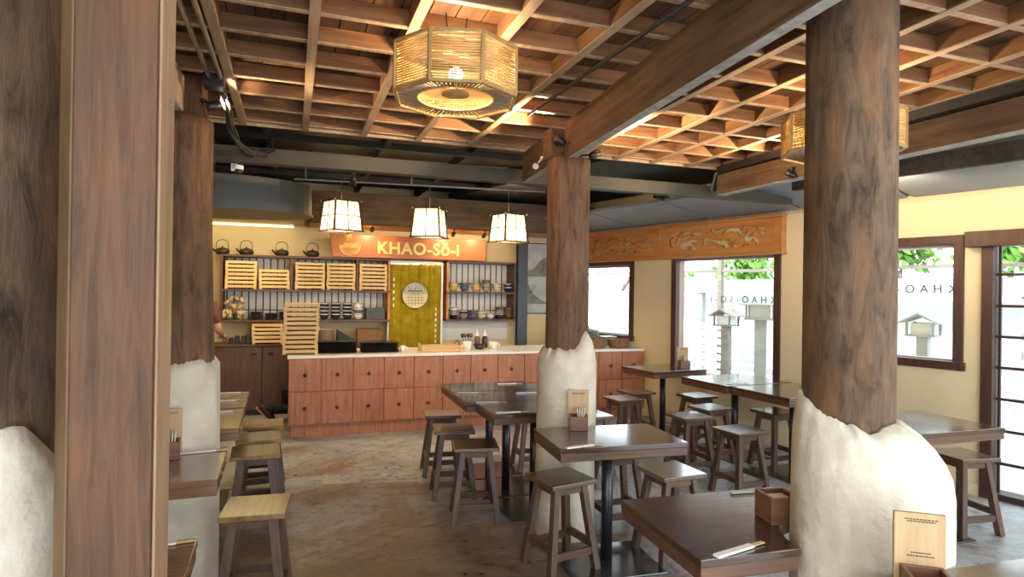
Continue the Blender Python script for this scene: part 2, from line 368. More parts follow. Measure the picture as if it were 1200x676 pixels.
def wemp(name): 
    o = bpy.data.objects.new(name, None); COL.objects.link(o); o.matrix_world = WM; return o
def text_obj(body, size, ext, mat, name, parent, mw, spacing=1.0, bold=0):
    cu = bpy.data.curves.new(name,'FONT'); cu.body = body; cu.size = size; cu.extrude = ext; cu.space_character = spacing; cu.offset = bold
    tmp = bpy.data.objects.new(name+'_tmp', cu); COL.objects.link(tmp)
    dg = bpy.context.evaluated_depsgraph_get(); me = bpy.data.meshes.new_from_object(tmp.evaluated_get(dg))
    bpy.data.objects.remove(tmp); me.materials.clear(); me.materials.append(mat)
    o = bpy.data.objects.new(name, me); COL.objects.link(o); o.parent = parent; o.matrix_local = mw
    return o
for i,(s0,s1,z0,z1) in enumerate(wins):
    w = wemp('window_%d'%(i+1)); struct(w)
    f = .04; m = MB()
    for (a0,a1,c0,c1) in [(s0-.035,s0+f,z0-.03,z1+.035),(s1-f,s1+.035,z0-.03,z1+.035)]: m.bx(-.02,.05,a0,a1,c0,c1)
    m.bx(-.021,.05,s0-.035,s1+.035,z1-.01,z1+.06); m.bx(-.03,.05,s0-.05,s1+.05,z0-.05,z0+.02)
    m.build('window_frame', M['frame'], w, .004)
    m = MB(); m.bx(.05,.15,s0+.002,s0+.03,z0+.02,z1-.005); m.bx(.05,.15,s1-.03,s1-.002,z0+.02,z1-.005); m.bx(.05,.15,s0+.03,s1-.03,z0+.004,z0+.03); m.bx(.05,.15,s0+.03,s1-.03,z1-.03,z1-.004)
    m.build('window_jamb', M['jamb'], w)
    m = MB(); m.bx(.10,.106,s0+.03,s1-.03,z0+.03,z1-.03); m.build('glass_pane', M['glass'], w)
    if i:
        sa, zz, sz = ((1.80,1.50,.105) if i == 1 else (.14,1.63,.10))
        # lettering on the outside of the pane: it reads mirrored from the room
        mm = Matrix(((0,0,1,.109),(1,0,0,sa),(0,1,0,zz),(0,0,0,1)))
        text_obj('KHAO-SO-I', sz, .001, M['letters'], 'pane_lettering', w, mm, 1.75)
# door
d = wemp('door_1'); struct(d)
m = MB(); m.bx(-.03,.16,-.16,-.08,0,2.03); m.bx(-.03,.16,-1.75,-1.67,0,2.03); m.build('door_frame', M['frame'], d, .004)
m = MB(); m.bx(-.09,.05,-1.9,.02,2.0,2.125); m.build('lintel_board', M['frame'], d, .006)
m = MB(); m.bx(-.01,.15,-1.67,-.16,0,.05); m.build('door_track', M['slat'], d)
m = MB()
for k in range(9):
    s = -.17-.188*k; m.bx(.05,.075,s-.018,s,.05,2.0)
for z in (.28,.54,.79,1.04,1.285,1.53,1.78): m.bx(.052,.073,-1.67,-.16,z-.011,z+.011)
m.build('lattice_bars', M['slat'], d)
m = MB(); m.bx(.06,.065,-1.67,-.16,.05,2.0); m.build('glass_pane', M['glass'], d)

# ceilings ---------------------------------------------------------
ZL, ZD = 2.72, 2.812
YEND = 4.62
m = MB(); m.bx(-1.75,3.72,.2,YEND+.02,ZD+.001,ZD+.05)
ceil = m.build('ceiling', M['deck']); struct(ceil)
m = MB()
for k in range(46):
    x = -1.7+k*.118; m.bx(x,x+.112,.2,YEND,ZD-.012,ZD)
m.build('ceiling_board', M['deck'], ceil)
jx = [-1.13,-.73,-.335,.07,.475,.875,1.275,2.0,2.36,2.72,3.08,3.42]
for x in jx:
    lean = .0 if x < 1.6 else .045
    m = MB()
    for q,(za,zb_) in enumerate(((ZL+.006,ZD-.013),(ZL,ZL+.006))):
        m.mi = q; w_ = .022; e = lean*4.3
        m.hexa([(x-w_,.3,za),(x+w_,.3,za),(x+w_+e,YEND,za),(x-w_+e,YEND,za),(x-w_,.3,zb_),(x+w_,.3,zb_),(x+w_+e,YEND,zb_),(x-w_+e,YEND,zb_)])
    m.build('ceiling_joist', [M['latty'],M['joist']], ceil)
for k in range(14):
    y = .47+.311*k
    m = MB(); m.bx(-1.7,3.55,y-.014,y+.014,ZL+.009,ZD-.014)
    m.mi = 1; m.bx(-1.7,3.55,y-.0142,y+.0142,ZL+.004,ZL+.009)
    m.build('ceiling_batten', [M['latt'],M['joist']], ceil)
m = MB(); m.bx(-1.7,3.6,YEND-.005,YEND+.02,ZL,ZD); m.build('ceiling_edge', M['joist'], ceil)
# dark kitchen ceiling and its grey panels
m = MB(); m.bx(-1.75,4.6,YEND+.02,YB+.1,3.02,3.1); m.bx(-1.75,4.6,YEND+.02,YEND+.05,ZD,3.06)
c2 = m.build('ceiling', M['darkceil']); struct(c2)
m = MB()
for x0,x1 in ((-.2,.78),(.84,1.62),(1.68,2.6),(2.7,3.6)): m.bx(x0,x1,YEND+.1,5.75,2.99,3.015)
m.build('ceiling_panel', M['foil'], c2)
m = MB()
for x in (-1.2,-.23,.81,1.65,2.65,3.62): m.bx(x-.03,x+.03,YEND+.06,YB,2.93,3.02)
for y in (5.8,6.7,7.6): m.bx(-1.7,4.4,y-.03,y+.03,2.90,2.96)
m.build('ceiling_purlin', M['darkceil'], c2)
# sloped grey soffit along the right wall
m = MB(); so = wemp('ceiling'); struct(so)
for s0,s1 in ((-2.2,-1.0),(-.95,.42),(.47,1.42),(1.47,2.52),(2.57,3.72),(3.77,5.2)):
    m.hexa([(-.02,s0,2.46),(-.02,s1,2.46),(-.85,s1,2.585),(-.85,s0,2.585),(-.02,s0,2.49),(-.02,s1,2.49),(-.85,s1,2.615),(-.85,s0,2.615)])
m.build('soffit_panel', M['panelgrey'], so)
m = MB()
for s in (-.975,.445,1.445,2.545,3.745): m.bar((-.02,s,2.50),(-.95,s,2.64),.07,.05)
m.bx(-.07,-.0,-2.2,5.5,2.50,2.56); m.build('soffit_batten', M['black'], so)
m = MB(); m.bx(-1.9,-.1,-2.2,S1,2.86,2.92); m.build('ceiling_cover', M['darkceil'], so)
m = MB(); m.bx(-.93,-.87,-2.4,1.0,2.50,2.63); o = m.build('trim_1', M['beamx']); o.matrix_world = WM; struct(o)
# roof above everything (keeps the sun out)
m = MB(); rf = [W(.55,-6.5),W(.55,6.0)]
m.prism([(-2.4,-1.2),(rf[0].x,-1.2),(W(.55,-4.8).x,-1.2),(rf[1].x,rf[1].y),(rf[1].x,9.2),(-2.4,9.2)],3.14,3.22); struct(m.build('roof', M['darkceil']))
# kitchen soffits
m = MB(); m.bx(-1.6,.12,6.75,YB,2.42,2.46); struct(m.build('ceiling', M['soffit']))
m = MB(); m.bx(.2,3.8,7.98,YB,2.415,2.455); struct(m.build('ceiling', M['orange']))

# beams --------------------------------------------------------------
def beam(name, label, pts, w, z0, z1, mat, cat='beam', bevel=.006):
    (x0,y0),(x1,y1) = pts
    o = thing(name, label, cat, ((x0+x1)/2,(y0+y1)/2,z0))
    m = MB(); L = math.hypot(x1-x0,y1-y0); m.bx(-w/2,w/2,-L/2,L/2,0,z1-z0)
    b = m.build('timber', mat, o, bevel); m = MB(); m.bx(-w/2+.004,w/2-.004,-L/2,L/2,-.004,-.0003); m.build('reflected_light_strip', M['under'], o); o.rotation_euler[2] = math.atan2(-(x1-x0), y1-y0)  # thin strip paints the reflected light under the beam as grey
    o['kind'] = 'structure'
    return o
beam('ceiling_beam','big dark timber beam running from the middle trunk column towards the viewer',((1.385,.35),(1.705,3.70)),.058,2.47,2.718,M['beam'])
beam('ceiling_beam','short dark timber beam behind the middle trunk column reaching the grey steel beam',((1.675,3.86),(1.745,4.60)),.058,2.47,2.70,M['beam'])
beam('ceiling_beam','dark timber beam on the right side carrying the black cable tray',((3.60,.6),(3.56,4.5)),.10,2.47,2.645,M['beam'])
beam('ceiling_beam','timber beam above the left trunk column at the edge of the lattice ceiling',((-.62,.6),(-.59,3.62)),.08,2.52,2.70,M['postlight'])
o = thing('steel_beam','long dull grey steel beam crossing below the ceiling in front of the kitchen','beam',(1.2,4.69,2.47)); o['kind'] = 'structure'
m = MB(); m.bx(-2.8,3.3,-.05,.05,0,.008); m.bx(-2.8,3.3,-.05,.05,.097,.105); m.bx(-2.8,3.3,-.045,-.02,.008,.097); m.build('web', M['steel'], o)
o = thing('kitchen_beam','wide grey brown beam above the counter behind the paper lamps','beam',(1.95,7.85,2.40)); o['kind'] = 'structure'
m = MB(); m.bx(-1.75,1.75,-.08,.08,0,.38); m.build('timber', M['beamx'], o, .006)

# trunk columns --------------------------------------------------------
def nz(x,y,z,s=1): return noise.noise(Vector((x*s,y*s,z*s)))
def trunk_column(label, loc, rw, rp, edge, seed, ztop, shoulder=.2, squash=0, mat='trunk', flare=0, off=(0,0)):
    """edge(a) = height of the plaster's broken rim; rw wood radius, rp plaster radius"""
    o = thing('timber_column', label, 'column', loc)
    m = MB(); zs = [1.0+(ztop-1.0)*k/26 for k in range(27)]
    def fw_(a,r,z,i):
        k = nz(math.cos(a)*1.3, math.sin(a)*1.3, z*.35+seed, 1.2)*.055 + nz(math.cos(a)*5, math.sin(a)*5, z*.5+seed*2)*.018
        return r*(1+k)+flare*max(0,(1.9-z)), z
    m.lathe([(rw,z) for z in zs], 40, fn=fw_, cap=True)
    tk = m.build('trunk', M[mat], o); tk.location = (off[0],off[1],0)
    m = MB(); n = 26
    def fp(a,r,z,i):
        t = i/n; e = edge(a)+nz(math.cos(a)*5,math.sin(a)*5,seed,1)*.016+nz(math.cos(a)*17,math.sin(a)*17,seed,1)*.010
        if i >= n-1:
            return (rw*1.03+.008 if i == n-1 else rw*.95), e-(0.006 if i == n else 0), off
        zz = e*t*n/(n-1)
        dz = e-zz
        k = min(1,dz/shoulder); k = math.sin(k*PI/2)**.8
        rr = (rw*1.03+.008)*(1-k)+rp*k
        rr *= 1+nz(math.cos(a)*1.1,math.sin(a)*1.1,zz*.9+seed,1.5)*.035+nz(math.cos(a)*3,math.sin(a)*3,zz*2.5+seed,1.5)*.012
        return rr, zz, (off[0]*(1-k),off[1]*(1-k))
    m.lathe([(rp,k) for k in range(n+1)], 96, fn=fp)
    m.build('plaster_base', M['plaster'], o)
    return o
camdir = lambda x,y: math.atan2(-y,-x)
# right (nearest) column: rim high on its left, low in the middle
cR = (1.903,1.601); aR = camdir(*cR)
def edR(a):
    d = (a-aR+PI)%(2*PI)-PI      # +: towards the viewer's right
    return 1.175+.085*max(0,min(1,(-d-.0)/1.2)) - .03*math.exp(-((d-.55)/.25)**2)
trunk_column('thick weathered trunk column with a bulging white plaster base, nearest on the right', (*cR,0), .144, .250, edR, 3.3, ZD-.02, .24, off=(-.073,.026))
cM = (1.732,3.75); aM = camdir(*cM)
def edM(a):
    d = (a-aM+PI)%(2*PI)-PI
    return 1.225+.115*math.exp(-((d-.95)/.35)**2)
trunk_column('slim brown trunk column on a white plaster base in the middle of the room', (*cM,0), .143, .198, edM, 8.1, 2.475, .10, mat='trunkred')
cL = (-.585,3.75); aL = camdir(*cL)
trunk_column('brown trunk column on a white plaster base behind the red table at left', (*cL,0), .165, .215, lambda a: 1.215+.01*math.sin(a*5), 5.7, 2.50, .06, mat='trunkred', flare=.03)
cF = (-.735,1.60); aF = camdir(*cF)
def edF(a):
    d = (a-aF+PI)%(2*PI)-PI
    return 1.33-.16*max(0,min(1,(d-.55)/.5))
trunk_column('dark trunk column with white plaster base, cut off by the left edge', (*cF,0), .285, .318, edF, 1.9, ZD-.02, .1)
# top piece of the middle column
o = thing('column_tenon','square timber tenon on top of the middle trunk column','beam',(1.67,3.775,2.475)); o['kind'] = 'structure'
m = MB(); m.bx(-.09,.09,-.06,.07,0,.2); m.build('timber', M['beam'], o, .006)
o = thing('column_capital','timber block on top of the left trunk column','beam',(-.585,3.75,2.50)); o['kind'] = 'structure'
m = MB(); m.bx(-.12,.12,-.11,.11,0,.21); m.build('timber', M['post'], o, .006)
# square post
o = thing('wooden_post','square dark brown wooden post with daylight painted on its right side, beside the left edge','post',(-.322,1.30,0))
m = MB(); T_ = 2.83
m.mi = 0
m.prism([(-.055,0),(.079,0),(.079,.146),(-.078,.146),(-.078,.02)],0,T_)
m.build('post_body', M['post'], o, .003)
m = MB(); m.bx(.079,.0845,.012,.148,0,T_); m.build('daylit_side', M['postlight'], o, .002)  # paler than the body: window light on this side put into the colour
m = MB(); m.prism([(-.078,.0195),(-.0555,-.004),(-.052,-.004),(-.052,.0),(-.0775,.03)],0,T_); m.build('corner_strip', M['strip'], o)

# ------------------------------------------------------------------ tables
def table(label, c, w, d, rz, mats=('table','edge'), notch=None, pole=(0,0), plate=(.5,.46), zt=.75, group=None):
    o = thing('dining_table', label, 'table', (c[0],c[1],0), rz, group)
    x, y = w/2, d/2
    def poly(x,y,inset):
        p = [(-x,-y),(x,-y),(x,y),(-x,y)]
        if not notch: return p
        (nx,ny,nr) = notch; nr += inset; nx -= c[0]; ny -= c[1]; cs, sn = math.cos(-rz), math.sin(-rz)
        nx, ny = nx*cs-ny*sn, nx*sn+ny*cs
        out = []
        # the front edge up to the column, round it, then the right edge
        dx = math.sqrt(max(0,nr*nr-(-y-ny)**2)); xa = nx-dx
        dy = math.sqrt(max(0,nr*nr-(x-nx)**2)); yb = ny+dy
        a0 = math.atan2(-y-ny, xa-nx); a1 = math.atan2(yb-ny, x-nx)
        if a0 < 0: a0 += 2*PI
        pts = [(nx+nr*math.cos(a0+(a1-a0)*k/14), ny+nr*math.sin(a0+(a1-a0)*k/14)) for k in range(15)]
        return [(-x,-y)]+pts+[(x,y),(-x,y)]
    m = MB(); m.prism(poly(x,y,0), zt-.028, zt); m.build('tabletop', M[mats[0]], o, .003)
    m = MB(); m.prism(poly(x-.004,y-.004,.006), zt-.075, zt-.029); m.build('edge_frame', M[mats[1]], o, .003)
    px, py = pole
    m = MB(); m.tube([(px,py,.012),(px,py,zt-.076)], .034, 16); m.build('pole', M['polepaint'], o)
    m = MB(); m.bx(px-plate[0]/2,px+plate[0]/2,py-plate[1]/2,py+plate[1]/2,0,.011); m.build('base_plate', M['plate'], o, .003)
    m = MB(); m.bx(px-.14,px+.14,py-.14,py+.14,zt-.084,zt-.0755); m.build('mounting_plate', M['polepaint'], o)
    return o
tb = {}
tb['A'] = table('dark wooden table in front of the middle column, holding a wooden sign holder', (1.775,3.245), .77, .51, math.radians(-5), plate=(.56,.46))
tb['B'] = table('dark wooden table nearest the viewer, wrapped round the right column base', (1.655,1.90), .80, .58, math.radians(-4), notch=(*cR,.285), pole=(-.05,.1), plate=(.6,.5))
tb['C1'] = table('dark wooden table nearest of the row right behind the middle column', (1.70,4.225), .78, .48, math.radians(-1))
tb['C2'] = table('dark wooden table second in the row behind the middle column', (1.65,4.715), .80, .48, math.radians(-1))
tb['C3'] = table('dark wooden table farthest of the row, closest to the drawer counter', (1.66,5.20), .79, .46, math.radians(-1))
tb['D'] = table('dark wooden table farthest on the right, standing by the corner window wall', (3.98,5.99), .74, .58, math.radians(7), pole=(.04,.06), plate=(.5,.42))
tb['E1'] = table('farther half of the long dark table pair below the large window', (4.15,5.0), .80, .66, math.radians(3), plate=(.5,.5))
tb['E2'] = table('nearer half of the long dark table pair below the large window', (4.215,4.31), .80, .66, math.radians(3), plate=(.5,.5))
tb['G'] = table('table with bluish window glare behind the nearest column, beside the lattice door', (3.985,3.0), .82, .60, math.radians(-2), plate=(.52,.46))
tb['H'] = table('reddish brown table in front of the left trunk column', (-.685,3.255), .76, .54, math.radians(1), ('tableL','tableL'))
tb['I'] = table('reddish brown table nearest at left, mostly hidden by the square post', (-.665,1.99), .76, .64, math.radians(1), ('tableL','tableL'), pole=(.0,.1))
tb['J1'] = table('reddish brown table just behind the left trunk column', (-.68,4.36), .76, .66, math.radians(1), ('tableL','tableL'))
tb['J2'] = table('reddish brown table at left standing closest to the kitchen cabinets', (-.69,5.07), .76, .70, math.radians(1), ('tableL','tableL'))

# ------------------------------------------------------------------ stools
def make_stool(label, seatmat):
    o = thing('wooden_stool', label, 'stool')
    H = .52; m = MB(); m.bx(-.155,.155,-.15,.15,H-.026,H); m.build('seat', M[seatmat], o, .004)
    def at(sx,sy,z):
        t = 1-z/(H-.026); return Vector((sx*(.092+.062*t), sy*(.088+.06*t), z))
    for sx in (-1,1):
        for sy in (-1,1):
            m = MB(); m.bar(at(sx,sy,0), at(sx,sy,H-.027), .038, .044, up=(0,1,0)); m.build('leg', M['stool'], o, .002)
    m = MB()
    for sy in (-1,1):
        p, q = at(-1,sy,.468), at(1,sy,.468); m.bx(p.x+.018,q.x-.018,p.y-.011,p.y+.011,.445,H-.027)
    for sx in (-1,1):
        p, q = at(sx,-1,.468), at(sx,1,.468); m.bx(p.x-.011,p.x+.011,p.y+.018,q.y-.018,.445,H-.027)
    m.build('apron', M['rail'], o)
    for sy in (-1,1):
        p, q = at(-1,sy,.115), at(1,sy,.115); m = MB(); m.bx(p.x+.016,q.x-.016,p.y-.012,p.y+.012,.095,.137); m.build('stretcher', M['rail'], o, .002)
    for sx in (-1,1):
        p, q = at(sx,-1,.15), at(sx,1,.15); m = MB(); m.bx(p.x-.012,p.x+.012,p.y+.018,q.y-.018,.13,.172); m.build('stretcher', M['rail'], o, .002)
    return o
st0 = make_stool('', 'seat'); stL = make_stool('', 'seatL')
GR = 'wooden stools at the tables'
stools = [
 ('s',1.49,3.285,10,'dark wooden stool at the left end of the table before the middle column'),
 ('s',2.195,3.215,2,'dark wooden stool pushed in at the right end of the table before the middle column'),
 ('s',2.10,3.72,-3,'reddish lit stool partly hidden behind the table of the middle column'),
 ('s',1.23,4.17,-12,'dark wooden stool nearest in the row of three beside the aisle'),
 ('s',1.205,4.70,-9,'dark wooden stool in the middle of the row of three beside the aisle'),
 ('s',1.25,5.30,-7,'dark wooden stool farthest in the row of three, closest to the drawer counter'),
 ('s',2.07,5.19,-5,'stool seen by its legs just left of the middle column base, beyond the tables'),
 ('s',2.50,4.89,2,'stool with glossy seat just right of the middle column base'),
 ('s',3.20,5.545,7,'stool in front of the drawer counter, left of the far corner table pole'),
 ('s',3.565,5.885,4,'stool half under the far corner table, next to the drawer counter'),
 ('s',4.07,5.50,6,'pale glaring stool against the window wall between far table and long tables'),
 ('s',3.765,4.875,6,'pale glaring stool pushed under the long table pair'),
 ('s',3.335,4.60,0,'stool farther along the open side of the long table pair'),
 ('s',3.385,4.015,5,'large looking stool at the near end of the long table pair, seat with dark glare'),
 ('s',4.235,4.555,3,'dark silhouetted stool under the long tables just left of the nearest column'),
 ('s',4.36,2.945,-8,'stool beside the lattice door, under the table with bluish glare'),
 ('L',-.155,3.30,85,'stool with worn yellow brown seat, nearest in the left row'),
 ('L',-.215,4.41,92,'stool with worn yellow brown seat, second from the viewer in the left row'),
 ('L',-.22,4.82,94,'stool with worn seat, third from the viewer in the left row'),
 ('L',-.205,5.27,91,'stool with worn seat, farthest in the left row near the counter'),
]
first = {'s':True,'L':True}
for k,x,y,a,lab in stools:
    base = st0 if k == 's' else stL
    if first[k]:
        base.location = (x,y,0); base.rotation_euler = (0,0,math.radians(a)); base['label'] = lab; base['group'] = GR; first[k] = False
    else: dup(base,(x,y,0),math.radians(a),lab,GR)

# ------------------------------------------------------------------ chopsticks, sign holders
def chopsticks(label, loc, a):
    o = thing('chopsticks', label, 'chopsticks', loc, a, 'wrapped chopsticks on the tables')
    m = MB(); m.bx(-.115,.06,-.013,.013,.0005,.009); m.build('paper_sleeve', M['paper'], o, .002)
    for s in (-1,1):
        m = MB(); m.bar((-.10,s*.005,.005),(.118,s*.005,.005),.0075,.006,w2=.005,h2=.004); m.build('stick', M['stick'], o)
    return o
cs = [((1.515,3.035),(1.40,3.02,1.63,3.05),'chopsticks along the front edge of the table before the middle column'),
 ((1.405,1.66),(1.29,1.645,1.52,1.69),'chopsticks at the front edge of the table nearest the viewer'),
 ((1.88,2.13),(1.77,2.13,2.0,2.10),'chopsticks at the far edge of the table nearest the viewer'),
 ((1.45,4.02),(1.33,4.03,1.57,4.01),'chopsticks at the near edge of the row behind the middle column'),
 ((1.42,4.42),(1.3,4.44,1.53,4.41),'chopsticks at the far edge of the table right behind the middle column'),
 ((1.40,4.88),(1.28,4.90,1.51,4.86),'chopsticks at left on the middle table of the row behind the column'),
 ((1.86,4.75),(1.75,4.76,1.97,4.74),'chopsticks next to the column on the middle table of the row'),
 ((1.87,5.26),(1.75,5.27,1.99,5.25),'chopsticks on the row table closest to the drawer counter'),
 ((-.44,5.36),(-.55,5.36,-.33,5.37),'chopsticks farthest on the left tables, nearest the kitchen'),
 ((-.44,5.0),(-.55,5.0,-.33,5.01),'chopsticks second from the kitchen on the left tables'),
 ((-.43,4.56),(-.55,4.56,-.32,4.57),'chopsticks just behind the left trunk column'),
 ((-.42,3.495),(-.53,3.485,-.31,3.51),'chopsticks at the far edge of the table before the left column'),
 ((-.41,2.275),(-.53,2.27,-.30,2.285),'chopsticks on the half hidden table nearest at left'),
 ((3.96,4.73),(3.85,4.74,4.07,4.72),'chopsticks on the long table pair below the large window')]
for (x,y),(x0,y0,x1,y1),lab in cs:
    chopsticks('white paper wrapped '+lab, (x,y,.751), math.atan2(y1-y0,x1-x0))
def holder(label, loc, a, napkin=True):
    """box in front (towards -y), upright board behind it"""
    o = thing('sign_holder', label, 'sign holder', loc, a, 'wooden sign holders')
    m = MB(); m.bx(-.055,.055,-.055,.055,0,.014); m.bx(-.055,.055,-.055,-.043,.014,.085); m.bx(-.055,.055,.043,.055,.014,.085)
    m.bx(-.055,-.043,-.043,.043,.014,.085); m.bx(.043,.055,-.043,.043,.014,.085); m.build('box', M['holder'], o, .002)
    m = MB(); m.bx(-.068,.062,.057,.071,0,.23); b = m.build('board', M['bamboo'], o, .002)
    m = MB()
    for z,w in ((.213,.084),(.207,.072),(.118,.05),(.109,.07)):
        x = -w/2
        while x < w/2:
            l = random.uniform(.004,.009); m.bx(x,min(x+l,w/2),.0562,.0571,z-.0016,z+.0016); x += l+.002
    m.build('printed_text', M['ink'], b)
    if napkin:
        m = MB()
        for k in range(4): m.cbox((-.005+k*.012,-.015+k*.004,.085), (.004,.05,.10), Matrix.Rotation(.06*k-.1,3,'Y'))
        m.build('napkin', M['paper'], o)
    else:
        m = MB(); m.lathe([(.028,.0145),(.031,.06),(.029,.06),(.026,.018)],20,(0,-.0,.0)); m.build('cup', M['black'], o)
    return o
holder('wooden box with upright sign board and napkins in front of the middle column', (1.675,3.435,.751), math.radians(-24))
holder('wooden box with upright sign board on the far corner table by the window', (4.19,5.90,.751), math.radians(-20))
o = thing('napkin_box','dark wooden box half hidden behind the left edge of the nearest column','box',(1.735,1.845,.751),math.radians(-12))
m = MB(); m.bx(-.06,.06,-.06,.06,0,.014); m.bx(-.06,.06,-.06,-.048,.014,.10); m.bx(-.06,.06,.048,.06,.014,.10); m.bx(-.06,-.048,-.048,.048,.014,.10); m.bx(.048,.06,-.048,.048,.014,.10); m.build('box_body', M['holder'], o, .002)
m = MB(); m.bx(-.04,.04,-.04,.04,.0145,.085); m.build('napkins', M['paper'], o)
holder('wooden box before the left trunk column, next to the square post', (-.57,3.43,.751), math.radians(8))
# the near one on a table that is below the frame
tb['F'] = table('dark wooden table in front of the nearest column, mostly below the frame', (1.92,1.13), .74, .44, math.radians(-4), plate=(.5,.4))
holder('pale wooden sign board with dark print in a brown box, leaning before the nearest column', (1.66,1.208,.751), math.radians(-36), False)

# ------------------------------------------------------------------ counter
ct = thing('service_counter','long reddish brown service counter with two rows of square drawers and white top','counter',(0,6.9,0))
CX0, CX1, CY = -.03, 4.29, .75; CB = 4.09   # the end follows the slanted wall
m = MB(); m.prism([(CX0,.022),(CX1-.008,.022),(CB,CY),(CX0,CY)],.14,.845); m.build('body', M['drawer'], ct)
m = MB(); m.prism([(CX0-.012,-.012),(CX1,-.012),(CB,CY),(CX0-.012,CY)],.846,.876); m.build('countertop', M['whitetop'], ct, .003)
m = MB(); m.prism([(CX0+.03,.05),(CX1-.02,.05),(CB,CY-.03),(CX0+.03,CY-.03)],0,.139); m.build('plinth', M['drawer'], ct)
pw_ = .333; nd = 13
for r in range(2):
    z0, z1 = ((.495,.842),(.142,.489))[r]
    for k in range(nd):
        x0 = CX0+.004+pw_*k; x1 = min(x0+pw_-.007, CX1-.004)
        if x1-x0 < .1: continue
        m = MB(); m.bx(x0,x1,0,.0215,z0,z1); dr = m.build('drawer', M['drawer'], ct, .003)
        cx = (x0+x1)/2; cz = (z0+z1)/2
        m = MB(); m.lathe([(.004,-.028),(.017,-.026),(.019,-.018),(.008,-.010),(.007,.0)],14)
        kb = m.build('knob', M['iron'], dr); kb.location = (cx,-.0,cz); kb.rotation_euler = (-PI/2,0,0)
        for v in kb.data.vertices: pass
# flip the knobs outward
for o in [o for o in bpy.data.objects if o.name.startswith('knob')]: o.rotation_euler = (-PI/2,0,0)

# back base cabinets
bc = thing('base_cabinet','dark brown kitchen base cabinet with doors behind the left counter end','cabinet',(0,8.28,0))
m = MB(); m.bx(-1.5,1.12,.022,.46,.07,.862); m.build('body', M['cabdark'], bc)
m = MB(); m.bx(-1.52,1.13,-.01,.465,.863,.885); m.build('worktop', M['cabdark'], bc, .003)
m = MB(); m.bx(-1.48,1.10,.06,.44,0,.069); m.build('plinth', M['black'], bc)
xs = [-1.49,-.97,-.455+.11,.17,.64,1.11]
for k in range(5):
    m = MB(); m.bx(xs[k]+.003,xs[k+1]-.003,0,.0215,.075,.858); dr = m.build('door', M['cabdark'], bc, .003)
    hx = xs[k+1]-.10 if k%2 == 1 else xs[k]+.10
    m = MB(); m.bx(hx-.035,hx+.035,-.02,0,.765,.785); m.build('handle', M['iron'], dr, .004)
# ------------------------------------------------------------------ shelves
def slats_unit(name, label, x0, x1, levels, ys, yb, dividers, sidemat):
    o = thing(name, label, 'shelf', ((x0+x1)/2, ys, levels[-1])); cx = (x0+x1)/2; zb = levels[-1]
    T = .028
    for z in levels:
        m = MB(); m.bx(x0-cx,x1-cx,0,yb-ys-.014,z-zb-T,z-zb); m.build('shelf_board', M['shelf'], o, .003)
    for (xd,za,zc,mm) in dividers:
        m = MB(); m.bx(xd-cx-.014,xd-cx+.014,.002,yb-ys-.016,za-zb,zc-zb); m.build('side_panel', M[mm], o, .003)
    m = MB(); m.bx(x0-cx,x1-cx,yb-ys-.012,yb-ys-.002,zb-zb-.02,levels[0]-zb); m.build('back_panel', M['white'], o)
    m = MB(); x = x0+.05
    while x < x1-.02:
        m.bx(x-cx-.008,x-cx+.008,yb-ys-.0135,yb-ys-.006,0,levels[0]-zb-T); x += .087
    for za,zc in zip(levels[1:],levels[:-1]): m.bx(x0-cx,x1-cx,yb-ys-.0138,yb-ys-.006,za-zb+.11,za-zb+.122)
    m.build('back_slats', M['slat'], o)
    return o
LV = (2.008,1.575,1.185)
slats_unit('wall_shelf','long dark wall shelf with pale slatted back left of the yellow curtain',-.85,1.245,LV,8.40,YB,
   [(-.836,1.185,1.98,'shelf'),(.255-.27+.0,1.575,1.98,'shelf'),(.81,1.575,1.98,'shelf'),(1.231,1.185,1.98,'carve')],'shelf')
slats_unit('wall_shelf','shorter dark wall shelf of bowls right of the yellow curtain',2.03,3.06,LV,8.40,YB,
   [(2.044,1.185,1.98,'carve'),(3.046,1.185,1.98,'shelf')],'shelf')
m = MB(); m.bx(0,1.0,0,.008,0,.30); o = m.build('wall_panel', M['white']); o.location = (2.05,YB-.01,.87); struct(o)

# sign board
sg = thing('shop_sign','orange wooden sign board reading KHAO-Sō-i with a yellow bowl emblem','sign',(1.55,8.37,2.015))
m = MB(); m.hexa([(-1.06,0,0),(1.03,0,0),(1.03,.03,0),(-1.06,.03,0),(-1.10,-.0,.30),(1.03,-.0,.30),(1.03,.03,.30),(-1.10,.03,.30)]); m.build('board', M['orange'], sg, .003)
text_obj('KHAO-Sō-i', .225, .006, M['gold'], 'lettering', sg, Matrix(((1,0,0,-.495),(0,0,-1,-.006),(0,1,0,.062),(0,0,0,1))), 1.07, .006)
m = MB(); R_ = .135; cx, cz = -.845,.165
def arc(cx,cz,r,a0,a1,n=18): return [(cx+r*math.cos(a0+(a1-a0)*k/n),-.006,cz+r*math.sin(a0+(a1-a0)*k/n)) for k in range(n+1)]
m.tube(arc(cx,cz,R_,PI,2*PI,24), .0075, 6)
m.tube(arc(cx,cz,R_*.8,PI*1.02,PI*1.98,24), .004, 6)
for k in range(9):
    x = cx-.085+.021*k; z = cz-.03+.018*((k%3)-1)
    for r in (.034,.022,.010): m.tube(arc(x,z,r,0,PI,8), .0028, 5)
for k in range(5): m.tube([(cx-.045+.014*k,-.006,cz+.02),(cx-.045+.014*k,-.006,cz+.125)], .003, 5)
m.tube([(cx-.075,-.006,cz+.09),(cx+.02,-.006,cz+.115)], .004, 5); m.tube([(cx-.075,-.006,cz+.108),(cx+.02,-.006,cz+.133)], .004, 5)
m.build('bowl_emblem', M['gold'], sg)

